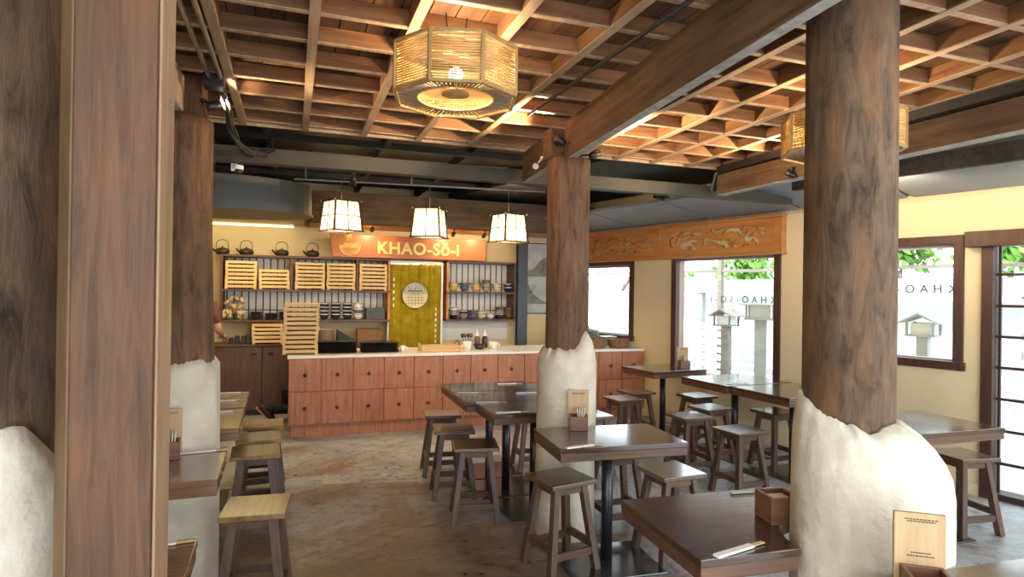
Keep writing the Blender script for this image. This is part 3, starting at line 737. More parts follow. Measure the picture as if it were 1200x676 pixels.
# curtain in the doorway
cu = thing('doorway_curtain','mustard yellow cloth curtain with a round cream emblem in the kitchen doorway','curtain',(1.60,8.44,.35))
m = MB(); nx, nzz = 60, 30; vs = []
for i in range(nx+1):
    for j in range(nzz+1):
        t = i/nx; z = 1.60*j/nzz; x = (-.345+.69*t)*(1.06-.06*j/nzz)
        y = .014*math.sin(t*27+.6*math.sin(z*2))*(1-.5*j/nzz)+.008*math.sin(t*61)+.01*math.sin(z*5+t*4)
        vs.append((x,y,z))
m._faces(vs,[(i*(nzz+1)+j,(i+1)*(nzz+1)+j,(i+1)*(nzz+1)+j+1,i*(nzz+1)+j+1) for i in range(nx) for j in range(nzz)],True)
cl = m.build('cloth', M['curtain'], cu); sm = cl.modifiers.new('thick','SOLIDIFY'); sm.thickness = .003
m = MB(); R_ = .178; ez = 1.165; ex = -.01
def disc(m,r,y,za,zb_,n=40):
    pts = []
    for k in range(n):
        a = 2*PI*k/n; z = r*math.sin(a)
        pts.append((ex+r*math.cos(a), y, ez+max(za,min(zb_,z))))
    m._faces(pts,[tuple(range(n))])
m.mi = 0; disc(m,R_,-.031,-1,1)
m.mi = 1; disc(m,R_*.97,-.032,.03,1)
m.mi = 2
for k in range(14): m.bar((ex-.13+.02*k,-.033,ez+.04),(ex-.15+.023*k,-.033,ez-.0),.006,.002)
m.bx(ex-.10,ex+.10,-.0335,-.0325,ez+.055,ez+.07)
for z in (-.03,-.07,-.11): m.bx(ex-.13,ex+.13,-.0335,-.0325,ez+z,ez+z+.004)
for x in (-.09,-.045,0,.045,.09): m.bx(ex+x-.002,ex+x+.002,-.0335,-.0325,ez-.14,ez-.01)
for k in range(12):
    a = random.uniform(.5,2.6); r = random.uniform(.09,.15); m.bx(ex+r*math.cos(a)-.006,ex+r*math.cos(a)+.006,-.0335,-.0325,ez+r*math.sin(a)-.005,ez+r*math.sin(a)+.005)
m.tube([(ex+R_*math.cos(2*PI*k/40),-.031,ez+R_*math.sin(2*PI*k/40)) for k in range(40)], .004, 6, True)
m.build('emblem', [M['emblem'],M['emblemblue'],M['emblemline']], cu)
m = MB()
for z in (1.38,1.30,1.21,1.12,1.03): m.bx(-.315,-.295,-.032,-.03,z-.022,z+.022)
for k in range(9): z = .98-.075*k; m.bx(.27,.29,-.032,-.03,z-.022,z+.022)
m.build('printed_marks', M['paper'], cu)
m = MB(); m.bx(-.36,.36,-.012,.012,1.585,1.61); m.build('curtain_rail', M['pipe'], cu)
o = wemp('door_2'); o.matrix_world = Matrix.Translation((1.6,8.41,0)); struct(o)
m = MB(); m.bx(.352,.378,0,.30,0,1.975); m.bx(-.378,-.354,.05,.30,0,1.975); m.bx(-.352,.352,.0,.06,1.965,1.985); m.build('door_frame', M['white'], o)

# steel post right of the shelves, picture
o = thing('steel_post','blue grey steel post right of the bowl shelves','post',(3.155,8.40,0)); m = MB()
m.bx(-.075,.075,-.03,-.02,0,2.96); m.bx(-.075,.075,.06,.07,0,2.96); m.bx(-.012,.012,-.02,.06,0,2.96); m.build('flange', M['steelpost'], o); o['kind'] = 'structure'
pc = thing('framed_picture','tall landscape picture in a cream frame beside the steel post','picture',(3.58,YB-.03,1.20))
m = MB(); m.bx(-.31,.31,0,.028,0,1.18); m.build('mount', M['cream'], pc)
m = MB(); 
for a0,a1,c0,c1 in ((-.25,.25,.05,.065),(-.25,.25,1.115,1.13),(-.25,-.235,.05,1.13),(.235,.25,.05,1.13)): m.bx(a0,a1,-.012,0,c0,c1)
m.build('frame', M['black'], pc)
m = MB(); m.bx(-.235,.235,-.004,-.001,.065,1.115); m.build('print', plain('grey_landscape_print',(.52,.53,.50),.6,0,.25,4), pc)
m = MB()
def hill(pts,y): m._faces([(x,y,z) for x,z in pts],[tuple(range(len(pts)))])
hill([(-.23,.62),(-.23,.70),(-.12,.74),(-.02,.86),(.08,.92),(.16,.84),(.23,.80),(.23,.62)],-.0055)
hill([(-.23,.2),(-.23,.42),(-.15,.38),(-.05,.30),(.05,.24),(.23,.2)],-.006)
for k in range(14):
    a = random.uniform(.5,2.4); m.bar((-.16,-.007,.36),(-.16+.13*math.cos(a),-.007,.36+.15*math.sin(a)),.006,.002)
m.build('painted_hills', plain('dark_grey_paint',(.22,.23,.22),.7,0,.35,9), pc)

# ------------------------------------------------------------------ trays (stacks)
def tray(label, group, loc, rz=0):
    return dup(TR, loc, rz, label, group)
TR = thing('serving_tray','', 'tray')
TWd, TD, TH = .365, .26, .0505
m = MB(); m.bx(-TWd/2,TWd/2,-TD/2,TD/2,TH*.32,TH-.0005); m.build('tray_board', M['pale'], TR, .002)
for s in (-1,1):
    m = MB(); m.bx(s*(TWd/2-.034)-.0 if s>0 else -TWd/2, TWd/2 if s>0 else -TWd/2+.034, -TD/2+.001,TD/2-.001,0,TH*.32-.0003); m.build('foot', M['pale'], TR)
ORD = ['bottom','second from the bottom','third from the bottom','fourth from the bottom','fifth from the bottom','sixth from the bottom','seventh from the bottom','eighth from the bottom','ninth from the bottom','tenth from the bottom','eleventh from the bottom']
def ordn(k,n): return 'topmost' if k == n-1 else ORD[k]
stacks = [('in the leftmost stack on the upper shelf',-.612,8.53,1.576,7,.0),('in the low stack second on the upper shelf',-.222,8.53,1.576,5,.0),
 ('in the tall stack under the third kettle',.212,8.53,1.576,7,.0),('in the fourth stack on the upper shelf',.60,8.53,1.576,7,0),
 ('in the stack next to the yellow curtain',1.02,8.53,1.576,7,0),('in the stack on the back cabinet',-.29,8.45,.886,5,.0),
 ('in the tall stack standing on the counter',.085,7.17,.877,11,.0)]
firstt = True
for nm,x,y,z,n,rz in stacks:
    for k in range(n):
        px_ = x+random.uniform(-.004,.004)+(.012 if (n == 11 and k > 4) else 0)
        lab = 'pale wooden tray, %s %s'%(ordn(k,n), nm)
        if firstt:
            TR.location = (px_,y,z); TR['label'] = lab; TR['group'] = 'pale wooden trays in stacks'; firstt = False
        else: tray(lab,'pale wooden trays in stacks',(px_,y,z+TH*k), rz)
# black plates on the counter
def plate_mesh(w,d,h):
    m = MB(); m.hexa([(-w/2+.02,-d/2+.02,0),(w/2-.02,-d/2+.02,0),(w/2-.02,d/2-.02,0),(-w/2+.02,d/2-.02,0),(-w/2,-d/2,h),(w/2,-d/2,h),(w/2,d/2,h),(-w/2,d/2,h)])
    return m
pm = plate_mesh(.43,.27,.0095).build('serving_plate', M['blackdish'], None, .003)
ps = []
for nm,x,n in (('in the left black stack on the counter',.475,9),('in the right black stack on the counter',.945,8)):
    for k in range(n):
        o = pm if not ps else pm.copy()
        if ps: COL.objects.link(o)
        ps.append(o); o.location = (x+random.uniform(-.006,.006),7.19+random.uniform(-.005,.005),.877+.0150*k)
        tag(o,'black rectangular plate, %s %s'%(ordn(k,n),nm),'plate','black plates stacked on the counter')

# bowls on the shelves
BOWL = {}
def bowl_mesh(mn):
    if mn not in BOWL:
        m = MB(); m.lathe([(.0,.004),(.032,.0),(.036,.008),(.052,.022),(.066,.05),(.070,.078),(.066,.078),(.060,.05),(.045,.024),(.0,.014)],20)
        m.mi = 1; m.lathe([(.0705,.064),(.0712,.072)],20)
        BOWL[mn] = m
        o = m.build('bowl',[M[mn],M['ink'] if mn not in ('navy','blackdish') else M['whitec']]); BOWL[mn] = o.data
        return o
    o = bpy.data.objects.new('bowl', BOWL[mn]); COL.objects.link(o); return o
NMS = {'cream':'cream','blue':'blue','yellowc':'yellow','greyc':'grey','navy':'dark navy','brownc':'brown','whitec':'white','blackdish':'black'}
bst = []
for k,mn in enumerate(['yellowc','blue','yellowc','greyc','cream','navy']): bst.append((2.155+.163*k,1.576,[mn,mn,('brownc' if k in (1,3) else mn)][:2+(k in (3,))],'%s stack from left on upper right shelf'%['first','second','third','fourth','fifth','sixth'][k]))
for k,mn in enumerate(['navy','greyc','blue','cream','whitec','navy','brownc']): bst.append((2.165+.137*k,1.186,[[mn,'greyc','whitec'],[mn,'navy'],[mn,'brownc'],[mn,'cream'],[mn],[mn,'greyc','brownc'],[mn,'brownc','brownc']][k],'%s stack from left on lower right shelf'%['first','second','third','fourth','fifth','sixth','seventh'][k]))
for k,mn in enumerate(['navy','navy','navy','whitec']): bst.append((.40+.147*k,1.186,[[mn]*4,[mn,'blackdish',mn,'blackdish'],[mn,mn,'blackdish',mn],[mn,'blue',mn,mn]][k],'%s stack left of curtain'%['first','second','third','fourth'][k]))
for x,z,ms,nm in bst:
    for k,mn in enumerate(ms):
        o = bowl_mesh(mn); o.location = (x,8.52,z+k*.047+.0005); o.rotation_euler[2] = random.uniform(0,6); o.scale = (.92,.92,1)
        tag(o,'%s bowl, %s, %s'%(NMS[mn], 'standing alone' if len(ms) == 1 else ordn(k,len(ms)), nm),'bowl','bowls on the wall shelves')
# black dishes left of the counter stack
m = MB(); m.lathe([(0,.006),(.04,0),(.075,.012),(.088,.022),(.086,.024),(.07,.016),(0,.010)],24); dm = m.build('dish', M['blackdish'])
for q,(x,n) in enumerate(((-.435,5),(-.255,4),(-.09,5))):
    for k in range(n):
        if q or k: o = dm.copy(); COL.objects.link(o)
        else: o = dm
        o.location = (x,8.52,1.187+.019*k)
        tag(o,'black round dish, %s of the %s pile beside the tan packets'%(ordn(k,n),['nearest','middle','far'][q]),'dish','black dishes on the lower left shelf')
# tan packets
m = MB()
for k in range(46):
    x = random.uniform(-.14,.13); z = random.uniform(.03,.30-abs(x)*.6); y = random.uniform(-.09,.05)
    R3 = Matrix.Rotation(random.uniform(-1,1),3,'Y') @ Matrix.Rotation(random.uniform(-.5,.5),3,'X')
    m.ball((x,y,z), .034, (.7,.6,1.25), 8, R3)
o = m.build('packet_pile', M['cloth_tan']); o.location = (-.675,8.53,1.186); tag(o,'heap of tan crinkled packets at the left end of the lower shelf','packets',kind='stuff')
# small things on the cabinet top and counter
def single(mb, name, mat, loc, label, cat, group=None, bevel=0, rz=0):
    o = mb.build(name, mat, None, bevel); o.location = loc; o.rotation_euler = (0,0,rz); return tag(o,label,cat,group)
for k,(x,h) in enumerate(((-.72,.06),(-.65,.09),(-.575,.085),(-.515,.10))):
    m = MB(); m.bx(-.028,.028,-.03,.03,0,h); m.bx(-.02,.02,-.02,.02,h,h+.012)
    single(m,'small_canister',M['black'],(x,8.45,.886),'small black canister, %s from the left beside the cabinet tray stack'%['first','second','third','fourth'][k],'canister','black canisters on the cabinet',.003)
m = MB(); m.lathe([(0,0),(.034,0),(.040,.085),(.037,.085),(.032,.004),(0,.004)],18)
single(m,'paper_cup',M['whitec'],(.22,8.52,1.187),'white cup on the lower shelf above the counter tray stack','cup')
m = MB(); m.bx(-.12,.12,-.10,.10,0,.15); m.bx(-.10,-.02,-.104,-.10,.03,.12)
single(m,'storage_box',plain('dark_green_grey_box',(.05,.055,.048),.5),(1.06,8.53,1.187),'dark grey box on the lower shelf beside the curtain','box',None,.006)
m = MB(); m.lathe([(0,0),(.085,0),(.10,.17),(.103,.17),(.103,.18),(.096,.18),(.08,.01),(0,.01)],24)
single(m,'plastic_tub',M['tub'],(.42,8.36+.1,.886),'pale translucent tub on the back worktop behind the black plates','tub')
m = MB(); m.bx(-.16,.16,-.1,.1,0,.16); m.bx(-.17,.17,-.11,.11,.16,.175)
single(m,'wicker_basket',M['wicker'],(.98,8.48,.886),'brown wicker basket on the back worktop behind the plates','basket',None,.01)
m = MB(); m.hexa([(-.10,-.08,0),(.14,-.08,0),(.14,.08,0),(-.10,.08,0),(-.10,-.08,.17),(.10,-.08,.05),(.10,.08,.05),(-.10,.08,.17)])
single(m,'knife_block',M['black'],(.66,8.48,.886),'black sloped box between the tub and the wicker basket','box',None,.006)
def mug(label, loc, r, h, mat, rz=0):
    o = thing('mug', label,'mug',loc,rz)
    m = MB(); m.lathe([(0,0),(r*.85,0),(r,h),(r*.92,h),(r*.78,.006),(0,.006)],20); m.build('cup_body', M[mat], o)
    m = MB(); m.tube([(r*.9+.035*math.sin(PI*k/10),0,h*.82-(h*.62)*k/10) for k in range(11)], .006, 8); m.build('handle', M[mat], o)
mug('white handled cup right of the black plates',(1.215,7.16,.877),.035,.065,'whitec')
mug('white handled cup at the right of the bottles',(2.36,7.28,.877),.055,.085,'whitec')
cb = thing('bamboo_crate','small slatted pale wooden crate on the counter before the curtain','crate',(1.655,7.12,.877))
m = MB()
for s in (-1,1):
    for z in (.008,.042): m.bx(-.23,.23,s*.11-.006,s*.11+.006,z,z+.026)
    for z in (.008,.042): m.bx(s*.23-.006,s*.23+.006,-.104,.104,z,z+.026)
m.bx(-.224,.224,-.104,.104,0,.007); m.build('slats', M['pale'], cb)
for sx in (-1,1):
    for sy in (-1,1):
        m = MB(); m.bx(sx*.228-.014,sx*.228+.014,sy*.122-.005,sy*.122+.005,0,.085); m.build('corner_post', M['pale'], cb)
po = thing('utensil_pot','white pot of serving spoons on the counter','pot',(2.01,7.24,.877))
m = MB(); m.lathe([(0,0),(.05,0),(.058,.10),(.054,.10),(.046,.008),(0,.008)],20); m.build('pot_body', M['whitec'], po)
for k in range(4):
    m = MB(); x = .022*(k-1.5); m.tube([(x*.6,.0,.012),(x*1.6,.01*(k%2),.15)], .004, 6); m.ball((x*1.75,.01*(k%2),.17),.022,(1,.4,1.3),10); m.build('spoon', M['brownc' if k%2 else 'black'], po)
for k,(x,mn) in enumerate(((2.20,'brownc'),(2.30,'sauce'))):
    o = thing('sauce_bottle','%s sauce bottle with pointed spout beside the spoon pot'%['brown','nearly black'][k],'bottle',(x,7.44,.877),0,'sauce bottles on the counter')
    m = MB(); m.lathe([(0,0),(.034,0),(.036,.01),(.036,.12),(.026,.145),(0,.148)],18); m.build('bottle_body', M[mn], o)
    m = MB(); m.lathe([(.028,.1465),(.028,.165),(.012,.17),(.005,.225),(0,.226)],14); m.build('spout_cap', M['whiteplastic'], o)
m = MB(); m.lathe([(0,0),(.05,0),(.075,.06),(.071,.06),(.045,.008),(0,.008)],20)
single(m,'black_bowl',M['blackdish'],(2.17,7.25,.877),'black bowl standing between the spoon pot and the white cup','bowl')
m = MB(); m.lathe([(0,0),(.03,0),(.03,.085),(.018,.10),(.018,.115),(0,.115)],14)
single(m,'spice_jar',M['brownc'],(1.90,7.28,.877),'small brown jar next to the pale crate','jar')
# things at the right counter end
for k,(x,y) in enumerate(((3.71,7.13),(4.02,7.10))):
    m = MB(); m.lathe([(0,0),(.115,0),(.135,.05),(.14,.095),(.146,.10),(.146,.112),(.13,.112),(.12,.05),(.10,.012),(0,.012)],26,fn=lambda a,r,z,i:(r*(1+.012*math.sin(a*26)*(1 if 0<i<5 else 0)),z))
    single(m,'round_basket',M['wicker'],(x,y,.877),'round brown wicker basket, %s at the right end of the counter'%['left one','right one'][k],'basket','round baskets at the counter end')
pt = thing('steel_pot','steel stock pot by the corner window behind the baskets','pot',(3.76,7.46,.877))
m = MB(); m.lathe([(0,0),(.14,0),(.145,.01),(.145,.20),(.15,.205),(.14,.205),(.138,.012),(0,.012)],26); m.build('pot_body', M['pipe'], pt)
m = MB(); m.lathe([(.15,.206),(.15,.214),(.08,.235),(.02,.24),(.02,.26),(0,.262)],24); m.build('lid', M['pipe'], pt)
m = MB(); m.bx(-.10,.10,-.08,.08,0,.11); m.bx(-.105,.105,-.085,.085,.11,.125)
single(m,'glass_box',plain('grey_blue_box',(.35,.42,.46),.3,.2),(4.03,7.42,.877),'grey blue container beside the steel pot at the window','container',None,.005)

# kettles
def kettle(label, x):
    o = thing('iron_kettle', label,'kettle',(x,8.56,2.0085),0,'iron kettles on the shelf')
    m = MB(); m.lathe([(0,0),(.06,0),(.075,.012),(.088,.035),(.085,.06),(.060,.078),(.03,.082)],24); m.build('body', M['iron'], o)
    m = MB(); m.lathe([(.042,.080),(.03,.088),(.008,.092),(.006,.10),(.010,.106),(0,.112)],16); m.build('lid', M['iron'], o)
    m = MB(); m.tube([(-.075,0,.04),(-.10,0,.055),(-.118,0,.083)],[.018,.013,.009],10); m.build('spout', M['iron'], o)
    m = MB(); m.tube([(.072*math.cos(PI*(1.08-1.16*k/20)),0,.072+.115*max(0,math.sin(PI*k/20))**.7) for k in range(21)], .0045, 8); m.build('handle', M['iron'], o)
kettle('cast iron kettle half hidden by the left trunk column',-.845); kettle('cast iron kettle above the leftmost tray stack',-.565)
kettle('cast iron kettle above the low tray stack',-.14); kettle('cast iron kettle nearest the orange sign',.24)

# ------------------------------------------------------------------ lamps
def add_light(name, kind, loc, energy, color, parent=None, size=.05, spot=None, target=None, blend=.6):
    l = bpy.data.lights.new(name, kind); l.energy = energy; l.color = color
    if kind in ('POINT','SPOT'): l.shadow_soft_size = size
    if kind == 'SPOT': l.spot_size = spot; l.spot_blend = blend
    o = bpy.data.objects.new(name, l); COL.objects.link(o); o.location = loc
    if parent: o.parent = parent
    if target is not None:
        o.rotation_euler = (Vector(target)-Vector(loc)).to_track_quat('-Z','Y').to_euler()
    return o
WARM = (1.0,.74,.44)
def paper_lamp(label, x, y, zb, rz, ztop):
    o = thing('pendant_lamp', label,'lamp',(x,y,zb),rz,'paper pendant lamps over the counter')
    b, t, h = .172, .142, .335
    P = lambda sx,sy,k: Vector((sx*(b+(t-b)*k), sy*(b+(t-b)*k), .012+h*k))
    cs_ = [(-1,-1),(1,-1),(1,1),(-1,1)]
    m = MB(); q = .985
    for i in range(4):
        a, c = cs_[i], cs_[(i+1)%4]
        m._faces([P(a[0]*q,a[1]*q,0),P(c[0]*q,c[1]*q,0),P(c[0]*q,c[1]*q,1),P(a[0]*q,a[1]*q,1)],[(0,1,2,3)])
    m.build('paper_shade', M['lampshade'], o)
    m = MB()
    for i in range(4):
        a, c = cs_[i], cs_[(i+1)%4]
        m.bar(P(*a,0),P(*a,1),.017,.017)
        for k in (0,.5,1):
            p, r = P(*a,k), P(*c,k); e = (r-p).normalized()*(.022 if k != .5 else 0); m.bar(p-e,r+e,.016 if k != .5 else .012,.016 if k != .5 else .012)
        m.bar((P(*a,0)+P(*c,0))/2,(P(*a,1)+P(*c,1))/2,.012,.012)
    m.build('wooden_frame', M['slat'], o)
    m = MB(); 
    for a in cs_:
        p = P(*a,1); e = Vector((a[0],a[1],0)).normalized()*.03; m.ball(p+e*.9,.011,seg=8)
    m.build('corner_tip', M['paper'], o)
    m = MB(); m.tube([(0,0,h-.05),(0,0,ztop-zb)], .005, 6); m.build('cord', M['pipe'], o)
    m = MB(); m.ball((0,0,.20),.03,seg=10); m.build('bulb', M['bulb'], o)
    add_light('lamp_light','POINT',(0,0,.13),11,WARM,o,.035)
paper_lamp('leftmost paper and wood lamp above the tall tray stack',.505,7.2,2.235,math.radians(24),2.792)
paper_lamp('middle paper and wood lamp hanging over the orange sign',1.52,7.2,2.205,math.radians(62),2.808)
paper_lamp('rightmost paper and wood lamp, seen face on near the picture',2.51,7.2,2.19,math.radians(17),2.826)
o = thing('lamp_rail','thin pale metal rail the paper lamps hang from','rail',(1.4,7.2,2.80))
m = MB(); m.bar((-1.4,0,.0),(1.6,0,.055),.016,.016); m.build('rail', M['pipe'], o)
m = MB()
for x in (-1.28,-.1,1.2): m.bar((x,0,.02),(x,0,.12),.012,.012)
m.build('hanger', M['pipe'], o)

def rattan_lantern(label, c, zb, R_, h, rot, energy):
    o = thing('rattan_lantern', label,'lamp',(c[0],c[1],zb),rot,'octagonal rattan lanterns')
    V = [Vector((R_*math.cos(PI/4*k),R_*math.sin(PI/4*k),0)) for k in range(8)]
    Z = Vector((0,0,h)); m = MB()
    for k in range(8):
        a, b = V[k], V[(k+1)%8]
        m.bar(a,a+Z,.013,.013); m.bar(a,b,.014,.014); m.bar(a+Z,b+Z,.014,.014)
    m.build('frame', M['rattanframe'], o)
    m = MB(); n = 19
    for k in range(8):
        a, b = V[k]*.985, V[(k+1)%8]*.985
        for j in range(n):
            z = Vector((0,0,h*(j+.6)/(n+.2))); dz = random.uniform(-.0015,.0015)
            m.tube([a+z+Vector((0,0,dz)),b+z-Vector((0,0,dz))], h/n*.37, 6)
    m.build('woven_side', M['rattan'], o)
    m = MB(); nb = 150
    for k in range(nb):
        a = 2*PI*k/nb; sec = PI/4; lim = R_*.98*math.cos(sec/2)/math.cos((a%sec)-sec/2)
        d = Vector((math.cos(a),math.sin(a),0)); z = Vector((0,0,.004+.003*(k%2)))
        m.tube([d*R_*.60+z,d*lim+z],.0035 if k%3 else .0045,4)
    m.build('woven_base', M['baserods'], o)
    m = MB()
    for k in range(64):
        a = 2*PI*k/64; d = Vector((math.cos(a),math.sin(a),0)); m.tube([d*R_*.2+Vector((0,0,.03)),d*R_*.61+Vector((0,0,.012))],.0026,4)
    m.tube([(R_*.61*math.cos(2*PI*k/32),R_*.61*math.sin(2*PI*k/32),.006) for k in range(32)],.006,6,True)
    m.build('inner_weave', M['rattan'], o)
    m = MB(); m.lathe([(0,.022),(R_*.22,.022),(R_*.22,.032),(0,.032)],28); m.build('centre_disc', M['rattanframe'], o)
    m = MB(); m.ball((0,.0,.11),.032,seg=12); m.build('bulb', M['bulb'], o)
    m = MB(); m.bar((-R_*.95,0,h),(R_*.95,0,h),.012,.012); m.build('top_bar', M['rattanframe'], o)
    m = MB()
    for s in (-1,1): m.tube([(s*.03,0,h),(s*.05,0,ZD-.02-zb)],.003,5)
    m.build('hanging_wire', M['cable'], o)
    add_light('lantern_light','POINT',(0,.0,.12),energy,WARM,o,.05)
rattan_lantern('large octagonal woven rattan lantern glowing below the lattice ceiling',(.655,2.60),2.425,.272,.20,math.radians(22.5-14),24)
rattan_lantern('rattan lantern mostly hidden behind the nearest trunk column',(2.66,2.42),2.335,.285,.185,math.radians(22.5+14),24)

def spot_fixture(label, loc, aim, energy=0, mount=(0,0,.09), ang=100):
    o = thing('spot_light', label,'spotlight',loc,0,'small spotlights on the beams')
    d = (Vector(aim)-Vector(loc)).normalized(); q = d.to_track_quat('Z','Y').to_matrix()
    m = MB(); m.lathe([(.0,-.045),(.018,-.045),(.024,-.03),(.028,.03),(.025,.03),(.02,-.01),(0,-.012)],16)
    bmesh.ops.transform(m.bm, matrix=q.to_4x4(), verts=m.bm.verts); m.build('can', M['black'], o)
    m = MB(); m.lathe([(0,.012),(.022,.012)],14); bmesh.ops.transform(m.bm, matrix=q.to_4x4(), verts=m.bm.verts); m.build('lens', M['lens'] if energy else M['whiteplastic'], o)
    m = MB(); m.tube([d*-.02, Vector(mount)], .006, 6); m.ball(mount,.02,(1,1,.6),10); m.build('bracket', M['whiteplastic'] if not energy else M['black'], o)
    if energy: add_light('spot_beam','SPOT',tuple(d*.035),energy,WARM,o,.02,math.radians(ang),tuple(d*1.0+d*.035))
    return o
spot_fixture('lit spotlight on the left trunk column top',(-.40,3.60,2.56),(.35,3.75,2.85),85,(-.06,.04,.03),120)
spot_fixture('glowing spotlight on the left face of the middle column top',(1.60,3.62,2.57),(.9,3.75,2.90),85,(.03,.09,.0),120)
spot_fixture('black spotlight on the right side of the middle column top',(1.85,3.60,2.50),(2.7,3.75,2.9),70,(-.07,.08,.0),120)
spot_fixture('unlit white and black spotlight below the beam end left of the middle column',(1.60,4.02,2.48),(1.4,3.6,2.3),0,(.05,.0,.06))
spot_fixture('spotlight hung under the right beam beside the nearest column',(3.48,3.62,2.50),(2.9,3.9,2.9),40,(.04,.0,.05),120)
spot_fixture('spotlight at the top edge, clipped to the big beam',(1.47,1.62,2.70),(.9,2.3,2.2),0,(.0,.0,.08))
for x_,lab in ((.42,'black spotlight under the grey steel beam above the aisle, turned to the counter'),(2.35,'added black spotlight under the steel beam right of the middle column, turned to the counter')):
    spot_fixture(lab,(x_,4.80,2.41),(x_+.15,7.0,.45),45,(0,-.05,.055),95)  # the right-hand one is unseen, added as fill light for the counter
for k,s_ in enumerate((.35,-.9)):
    a_, b_ = W(-.86,s_,2.44), W(0,s_,2.36); spot_fixture('spotlight under the right soffit washing the wall, %s the nearest column'%['behind','right of'][k],tuple(a_),tuple(b_),16,(0,0,.055),130)
for k,(x,z) in enumerate(((.95,2.36),(2.02,2.345),(2.45,2.345))):
    spot_fixture('small kitchen spotlight, %s above the orange sign'%['leftmost','middle','rightmost'][k],(x,8.02,z),(x+.0,8.6,2.15),6,(0,-.04,.06),125)
m = MB(); m.bx(-.9,.55,-.012,.012,0,.02); single(m,'cove_light',M['cove'],(-.55,8.62,2.392),'glowing light strip in the yellow recess above the kettles','light')
add_light('cove_glow','AREA',(-.5,7.6,2.40),14,(1,.80,.42)).data.size = .8

# kitchen hood, cctv, junction box, pipes
o = thing('extractor_hood','big rounded dark grey metal hood under the black kitchen ceiling','hood',(-.85,6.55,2.32))
m = MB(); pts = [(1.02*math.cos(a),.5*math.sin(a)) for a in [2*PI*k/48 for k in range(48)]]
m.prism(pts,0,.30); m.build('hood_shell', M['duct'], o)
m = MB(); m.prism([(1.035*x/1.02,1.03*y) for x,y in pts],-.008,.012); m.build('rim', M['duct'], o)
m = MB(); m.bx(-.12,.12,-.12,.12,.30,.70); m.build('flue', M['duct'], o)
o = thing('security_camera','small white dome camera below the steel beam above the hood','camera',(-.38,4.75,2.40))
m = MB(); m.lathe([(0,.06),(.04,.06),(.04,.03),(.0,.03)],18); m.bx(-.04,.0,-.02,.02,.02,.069); m.build('mount', M['whiteplastic'], o)
m = MB(); m.ball((.01,-.01,.02),.028,seg=12); m.build('lens_dome', M['black'], o)
o = thing('junction_box','black junction box at the end of the twin conduit pipes','box',(-.395,3.50,2.62))
m = MB(); m.bx(-.05,.05,-.05,.05,0,.07); m.build('box_body', M['black'], o, .006)
for k,x in enumerate((-.415,-.362)):
    m = MB(); m.tube([(0,0,0),(0,2.6,0)],.011,10); single(m,'conduit_pipe',M['pipe'],(x,.85,2.665),'pale metal conduit pipe under the lattice, %s of the pair above the left columns'%['left one','right one'][k],'pipe','conduit pipes')
m = MB(); m.tube([(0,0,0),(-.03,2.15,.0)],.010,10); single(m,'conduit_pipe',M['cable'],(1.37,1.35,2.675),'dark conduit pipe running beside the big timber beam','pipe','conduit pipes')
o = thing('cable_tray','black cable tray with pipes on top of the right timber beam','tray',(3.52,2.6,2.65))
m = MB(); m.bx(-.05,.05,-2.0,1.85,0,.012); m.bx(-.05,-.04,-2.0,1.85,.012,.055); m.build('tray', M['black'], o)
for k in range(3):
    m = MB(); m.tube([(-.025+.02*k,-2.0,.03),(-.025+.02*k,1.80,.03),(-.025+.02*k,1.9,.0),(-.025+.02*k,1.95,-.14)],.009,8); m.build('pipe', M['pipe'] if k == 0 else M['cable'], o)
cbn = thing('cable_bundle','looped bundle of black cables hanging from the junction box','cables',(-.36,3.62,2.55))
for k in range(7):
    m = MB(); r = random.uniform
    p = [Vector((r(-.03,.03),r(-.06,.0),.08)),Vector((r(.0,.03),r(-.02,.1),r(-.02,.02))),Vector((r(.0,.04),r(.2,.35),-.05+r(-.03,.01))),Vector((.05+r(0,.04),r(.5,.7),-.09+r(-.04,.02))),Vector((.14+r(-.02,.04),r(.7,.9),-.06+r(-.02,.03))),Vector((.2+r(-.02,.04),1.0+r(-.05,.02),.02))]
    pts = []
    for i in range(len(p)-1):
        a, b, c, d_ = p[max(i-1,0)], p[i], p[i+1], p[min(i+2,len(p)-1)]
        for t in [j/6 for j in range(6)]:
            pts.append(.5*((2*b)+(c-a)*t+(2*a-5*b+4*c-d_)*t*t+(3*b-a-3*c+d_)*t**3))
    m.tube(pts,.007 if k else .012,6); m.build('cable', M['cable'], cbn)
o = thing('wall_bracket','small white plastic box on the front of the middle column top','box',(1.72,3.585,2.50))
m = MB(); m.bx(-.03,.03,-.012,.012,0,.022); m.build('box_body', M['whiteplastic'], o, .003)

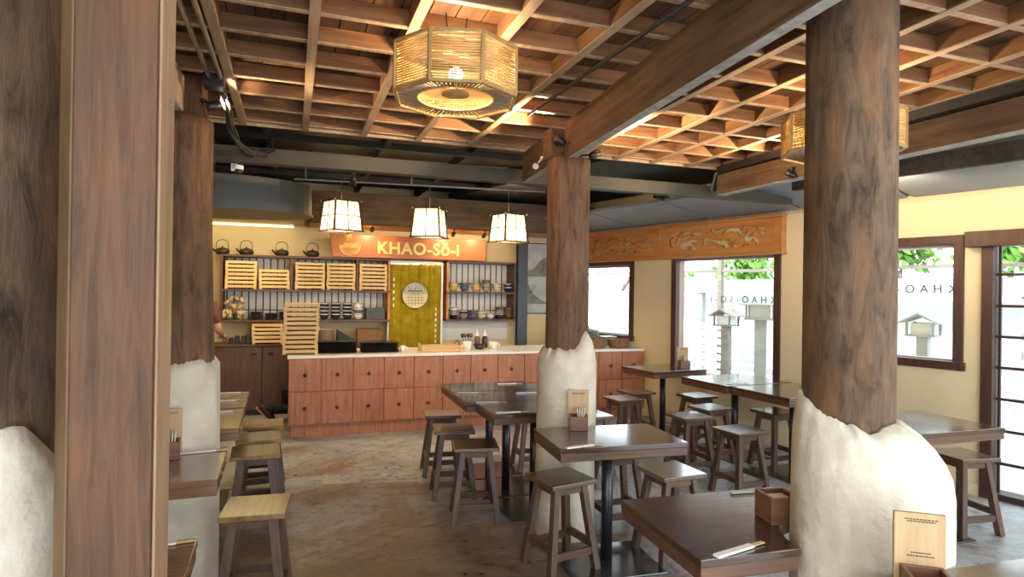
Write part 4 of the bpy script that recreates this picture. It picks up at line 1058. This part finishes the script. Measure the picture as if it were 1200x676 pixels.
# ------------------------------------------------------------------ carved wood panel over the windows
cp = thing('carved_panel','long orange carved wooden frieze with openwork relief above the right windows','panel'); cp.matrix_world = WM
CS0, CS1, CZ0, CZ1 = 1.64, 4.98, 2.045, 2.40
m = MB(); m.bx(-.085,-.0,CS0-.03,CS1,CZ1,CZ1+.035); m.build('cornice', M['carve'], cp, .008)
m = MB(); m.bx(-.085,-.0,CS0-.03,CS1,CZ0-.03,CZ0); m.build('bottom_ledge', M['carve'], cp, .008)
for k,(a,b) in enumerate(((CS0,3.275),(3.305,CS1))):
    m = MB(); ns, nz_ = 220, 44; vs = []; fs = []
    for i in range(ns+1):
        for j in range(nz_+1):
            s = a+.09+(b-a-.18)*i/ns; z = CZ0+.055+(CZ1-CZ0-.11)*j/nz_
            vs.append((-.04+.006*nz(s*14,z*14,k*5),s,z))
    for i in range(ns):
        for j in range(nz_):
            u = i/ns; v = j/nz_; s = vs[i*(nz_+1)+j][1]; z = vs[i*(nz_+1)+j][2]
            el = ((u-.5)/.47)**4+((v-.5)/.46)**4
            q = nz(s*8+3*nz(s*3,z*3,2+k),z*22+2*nz(s*4,z*5,7),k*3.1)
            q2 = nz(s*16,z*24,9.+k)
            if el < 1 and q > .03 and q2 > -.22: continue
            fs.append((i*(nz_+1)+j,(i+1)*(nz_+1)+j,(i+1)*(nz_+1)+j+1,i*(nz_+1)+j+1))
    m._faces(vs,fs); mm_ = m; g = None
    g = m.build('openwork', M['carve'], cp); sd = g.modifiers.new('thick','SOLIDIFY'); sd.thickness = .022; sd.offset = 0
    m = MB(); m.bx(-.06,-.02,a,a+.09,CZ0,CZ1); m.bx(-.06,-.02,b-.09,b,CZ0,CZ1); m.bx(-.06,-.02,a+.09,b-.09,CZ0,CZ0+.055); m.bx(-.06,-.02,a+.09,b-.09,CZ1-.055,CZ1); m.build('frame_rail', M['carve'], cp, .003)
m = MB(); m.bx(-.075,-.0,3.275,3.305,CZ0,CZ1); m.bx(-.075,0,CS0-.02,CS0,CZ0,CZ1); m.build('upright', M['carve'], cp, .004)

# ------------------------------------------------------------------ people
def person_body(name, parent, joints, edges, mats_by, root=0):
    me = bpy.data.meshes.new(name); me.from_pydata([j[0] for j in joints], edges, [])
    o = bpy.data.objects.new(name, me); COL.objects.link(o); o.parent = parent
    sk = o.modifiers.new('skin','SKIN'); sk.use_smooth_shade = True
    for i,j in enumerate(joints): me.skin_vertices[0].data[i].radius = (j[1],j[1] if len(j) < 3 else j[2])
    me.skin_vertices[0].data[root].use_root = True
    sb = o.modifiers.new('sub','SUBSURF'); sb.levels = 1; sb.render_levels = 2
    me.materials.append(mats_by); return o
def figure(label, loc, rz, J, clothing):
    """J: dict of joint positions in local space (x forward)"""
    o = thing('person', label, 'person', loc, rz)
    names = ['pel','spine','chest','neck','head','ls','le','lw','rs','re','rw','lh','lk','la','lt','rh','rk','ra','rt_']
    rad = dict(pel=.12,spine=.115,chest=.12,neck=.05,head=.075,ls=.055,le=.042,lw=.03,rs=.055,re=.042,rw=.03,lh=.085,lk=.06,la=.042,lt=.03,rh=.085,rk=.06,ra=.042,rt_=.03)
    ed = [('pel','spine'),('spine','chest'),('chest','neck'),('neck','head'),('chest','ls'),('ls','le'),('le','lw'),('chest','rs'),('rs','re'),('re','rw'),('pel','lh'),('lh','lk'),('lk','la'),('la','lt'),('pel','rh'),('rh','rk'),('rk','ra'),('ra','rt_')]
    ix = {n:i for i,n in enumerate(names)}
    person_body('body', o, [(J[n],rad[n]) for n in names], [(ix[a],ix[b]) for a,b in ed], M['skin'])
    # head with a face
    H = Vector(J['head']); m = MB(); m.ball(H+Vector((.01,0,.04)),.1,(.95,.78,1.18),16)
    m.ball(H+Vector((.108,0,.03)),.016,(1,.8,1.3),8)
    for s in (-1,1): m.ball(H+Vector((.01,s*.08,.035)),.025,(.6,.35,1.1),8)
    m.mi = 1
    for s in (-1,1): m.ball(H+Vector((.094,s*.032,.055)),.011,seg=8)
    m.ball(H+Vector((.092,0,-.025)),.02,(.4,1.2,.3),8)
    m.build('face', [M['skin'],M['ink']], o)
    m = MB(); m.ball(H+Vector((-.015,0,.065)),.108,(.95,.84,1.05),16); m.build('hair', M['hair'], o)
    # hands
    for w,e in (('lw','le'),('rw','re')):
        p = Vector(J[w]); d = (p-Vector(J[e])).normalized(); side = d.cross(Vector((0,0,1))); 
        if side.length < .1: side = Vector((0,1,0))
        side.normalize(); nrm = side.cross(d)
        m = MB(); m.bar(p,p+d*.09,.075,.028,up=nrm)
        for k,l in enumerate((.062,.072,.068,.052)):
            b = p+d*.088+side*(-.028+.0187*k); m.tube([b,b+d*l*.55-nrm*.006,b+d*l*.9-nrm*.028],[.009,.0085,.007],8)
        b = p+d*.03-side*.036; m.tube([b,b+d*.03-side*.022,b+d*.058-side*.026-nrm*.012],[.011,.010,.008],8)
        m.build('hand', M['skin'], o, .006)
    # clothes
    cl = lambda nms,eds,f: ([(J[n],rad[n]*f) for n in nms],[(nms.index(a),nms.index(b)) for a,b in eds])
    half = lambda a,b,t: tuple(Vector(J[a]).lerp(Vector(J[b]),t))
    J2 = dict(J); J2['lm'] = half('ls','le',.85); J2['rm'] = half('rs','re',.85)
    nm = ['spine','pel','chest','ls','lm','rs','rm']; rd = dict(spine=.135,pel=.14,chest=.14,ls=.072,lm=.06,rs=.072,rm=.06)
    person_body('shirt', o, [(J2[n],rd[n]) for n in nm], [(0,1),(0,2),(2,3),(3,4),(2,5),(5,6)], M[clothing])
    nm = ['pel','lh','lk','la','rh','rk','ra']; rd = dict(pel=.13,lh=.098,lk=.075,la=.056,rh=.098,rk=.075,ra=.056)
    person_body('trousers', o, [(J[n],rd[n]) for n in nm], [(0,1),(1,2),(2,3),(0,4),(4,5),(5,6)], M['trouser'])
    for a,t in (('la','lt'),('ra','rt_')):
        A, T = Vector(J[a]), Vector(J[t]); d = (T-A).normalized(); heel = A-d*.05
        side = Vector((0,1,0)); dn = d.cross(side).normalized()
        if dn.z > 0: dn = -dn
        m = MB(); hz = heel+dn*.02; tz = T+d*.05+dn*.01
        m.tube([heel+dn*.01,A+dn*.005,(A+T)/2+dn*.01,T+dn*.015,tz],[.04,.047,.044,.042,.024],14); sh = m.build('shoe', M['shoe'], o)
        m = MB(); m.bar(heel+dn*.055-d*.02,T+d*.07+dn*.055,.085,.022,up=dn); m.build('sole', M['sole'], sh, .008)
    return o
# one stands behind the left column, only an arm shows past it
figure('person in a maroon shirt standing behind the left trunk column, only an elbow visible',(-1.02,7.62,0),math.radians(80),dict(
  pel=(0,0,.92),spine=(.01,0,1.10),chest=(.0,0,1.30),neck=(.01,0,1.46),head=(.03,0,1.56),ls=(0,.17,1.38),le=(-.03,.24,1.12),lw=(.17,.20,1.02),rs=(0,-.17,1.38),re=(-.05,-.26,1.12),rw=(.16,-.25,1.04),
  lh=(0,.09,.86),lk=(.02,.10,.48),la=(-.01,.10,.09),lt=(.12,.11,.045),rh=(0,-.09,.86),rk=(.02,-.10,.48),ra=(-.01,-.10,.09),rt_=(.12,-.11,.045)),'shirt')
# one crouches behind the counter, only the trailing shoe shows
figure('person in dark trousers crouching behind the counter, only a raised heel visible',(-.10,7.93,0),math.radians(0),dict(
  pel=(0.15,0,.30),spine=(0.23,0,.42),chest=(0.35,0,.53),neck=(0.46,0,.60),head=(0.53,0,.64),ls=(0.35,.16,.56),le=(0.49,.19,.36),lw=(0.65,.14,.30),rs=(0.35,-.16,.56),re=(0.51,-.19,.38),rw=(0.68,-.13,.32),
  lh=(0.15,.09,.29),lk=(0.49,.11,.42),la=(0.35,.10,.09),lt=(0.47,.10,.045),rh=(0.13,-.09,.27),rk=(0.40,-.10,.12),ra=(-.20,-.10,.17),rt_=(-.115,-.10,.075)),'trouser')

# ------------------------------------------------------------------ outside
m = MB(); m.bx(.17,16,-9,16,-.14,-.06); o = m.build('yard_ground', M['outground']); o.matrix_world = WM; struct(o)
m = MB(); m.bx(4.9,5.0,-7,13,-.06,1.62); o = m.build('outside_wall', M['outwhite']); o.matrix_world = WM; struct(o)
def ox(name,label,cat,o_,s,z=-.06,rz=0):
    e = thing(name,label,cat,tuple(W(o_,s,z)),WA+rz); return e
e = ox('outside_beam','long grey green horizontal beam above the white yard wall','beam',4.5,3.0)
m = MB(); m.bx(-.1,.1,-9,9,1.68,1.93); m.build('beam', M['outgrey'], e)
for k,s in enumerate((-3.4,.9,3.3,6.3,8.4)):
    m = MB(); m.bx(-.06,.06,-.06,.06,0,1.675); m.build('post', M['outgrey'], e).location = (0,s-3.0,0)
e = ox('outside_pergola','bleached wooden pergola rails against the bright sky outside the windows','pergola',3.4,3.0)
m = MB()
for z in (2.06,2.32): m.bar((0,-8.5,z),(0,8.5,z),.05,.05)
m.build('rail', M['outbrown'], e)
for k in range(9):
    m = MB(); s = -8+2*k; m.bx(-.04,.04,s-.04,s+.04,0,2.6); m.build('post', M['outbrown'], e)
for k in range(5):
    m = MB(); s = -7+3.6*k; m.bar((0,s,2.5),(0,s+.7,1.7),.05,.06,up=(1,0,0)); m.build('brace', M['outbrown'], e)
def tree(label,o_,s,h,n,r):
    e = ox('garden_tree',label,'tree',o_,s); e['group'] = 'trees beyond the yard wall'
    m = MB(); m.tube([(0,0,0),(.05,.1,h*.5),(0,.05,h*.85)],[.1,.07,.04],8); m.build('trunk', M['outbrown'], e)
    m = MB()
    for k in range(n):
        a, b, c = random.gauss(0,r*.5), random.gauss(0,r*.5), random.gauss(0,r*.4); p = Vector((a,b,h+c)); q = Vector((random.uniform(-1,1),random.uniform(-1,1),random.uniform(-1,1))).normalized()
        x = q.orthogonal().normalized(); y = q.cross(x); L = random.uniform(.06,.13)
        m._faces([p-x*L,p+y*L*.45,p+x*L,p-y*L*.45],[(0,1,2,3)])
    f = m.build('foliage', M['leaf'], e); f['kind'] = 'stuff'
tree('bright green leafy tree beyond the large window',5.8,6.1,2.25,600,.55)
tree('bright green leafy tree beyond the far corner window',6.4,9.2,2.2,400,.7)
tree('bright green leafy tree beyond the lattice door',6.0,1.5,2.5,600,.5)
tree('bright green leafy tree behind the small right window',6.2,3.2,2.5,500,.5)
e = ox('outside_fence','white slatted yard fence below the lettering of the large window','fence',3.0,4.75)
m = MB()
for k in range(8): m.bx(-.012,.012,-1.6,1.25,.10+.135*k,.10+.135*k+.095)
m.build('slats', M['outslat'], e)
for s in (-1.55,-.85,-.15,.55,1.2):
    m = MB(); m.bx(.015,.06,s-.03,s+.03,0,1.16); m.build('post', M['outwhite'], e)
def spirit_house(label,o_,s,zr,w,mat,rz=0):
    e = ox('spirit_house',label,'spirit house',o_,s,-.06,rz); e['group'] = 'small roofed shrines in the yard'; zr += .06
    m = MB(); m.bx(-w*.16,w*.16,-w*.16,w*.16,0,zr-w*.75); m.build('pedestal', M[mat], e)
    m = MB(); m.bx(-w*.42,w*.42,-w*.42,w*.42,zr-w*.75,zr-w*.69); m.build('platform', M[mat], e)
    m = MB(); m.bx(-w*.28,w*.28,-w*.28,w*.28,zr-w*.69,zr-w*.32); m.build('house_body', M['outwhite'], e)
    for q in (-1,1):
        for t in (-1,1):
            m = MB(); m.bx(q*w*.36-.012,q*w*.36+.012,t*w*.36-.012,t*w*.36+.012,zr-w*.69,zr-w*.3); m.build('pillar', M[mat], e)
    m = MB()
    for q in (-1,1):
        m.hexa([(-w*.55,q*w*.56,zr-w*.33),(w*.55,q*w*.56,zr-w*.33),(w*.55,0,zr-.03),(-w*.55,0,zr-.03),(-w*.55,q*w*.56,zr-w*.30),(w*.55,q*w*.56,zr-w*.30),(w*.55,0,zr),(-w*.55,0,zr)])
    m.build('gable_roof', M[mat], e)
spirit_house('weathered grey shrine on a post outside the right of the large window',1.5,2.91,1.60,.46,'outgrey',PI/2+.5)
spirit_house('small white shrine with dark roof outside the middle of the large window',2.3,4.05,1.36,.36,'outbrown',.1)
spirit_house('white shrine with grey gabled roof outside the small right window',1.5,.95,1.42,.34,'outgrey',.1)
for k,(s,z0,z1) in enumerate(((-.6,.0,.5),(.55,.0,.9))):
    e = ox('outside_bench','bleached wooden bench outside the %s'%['lattice door','small right window'],'bench',2.6,s) if False else None

# ------------------------------------------------------------------ light
w = bpy.data.worlds.new('sky'); SC.world = w; w.use_nodes = True
bg = w.node_tree.nodes['Background']; bg.inputs[0].default_value = (.88,.94,1.0,1); bg.inputs[1].default_value = 3.0
sun = add_light('sun','SUN',(0,0,9),4.5,(1,.95,.86)); sun.data.angle = .01
sun.rotation_euler = Vector((.62,.22,-.75)).to_track_quat('-Z','Y').to_euler()

SC.view_settings.view_transform = 'Standard'; SC.view_settings.look = 'None'; SC.view_settings.gamma = 1
SC.view_settings.use_curve_mapping = False; SC.view_settings.exposure = .9
SC.cycles.use_denoising = True; SC.cycles.max_bounces = 8; SC.cycles.diffuse_bounces = 5; SC.cycles.transparent_max_bounces = 12
SC.cycles.sample_clamp_indirect = 6; SC.cycles.caustics_reflective = False; SC.cycles.caustics_refractive = False
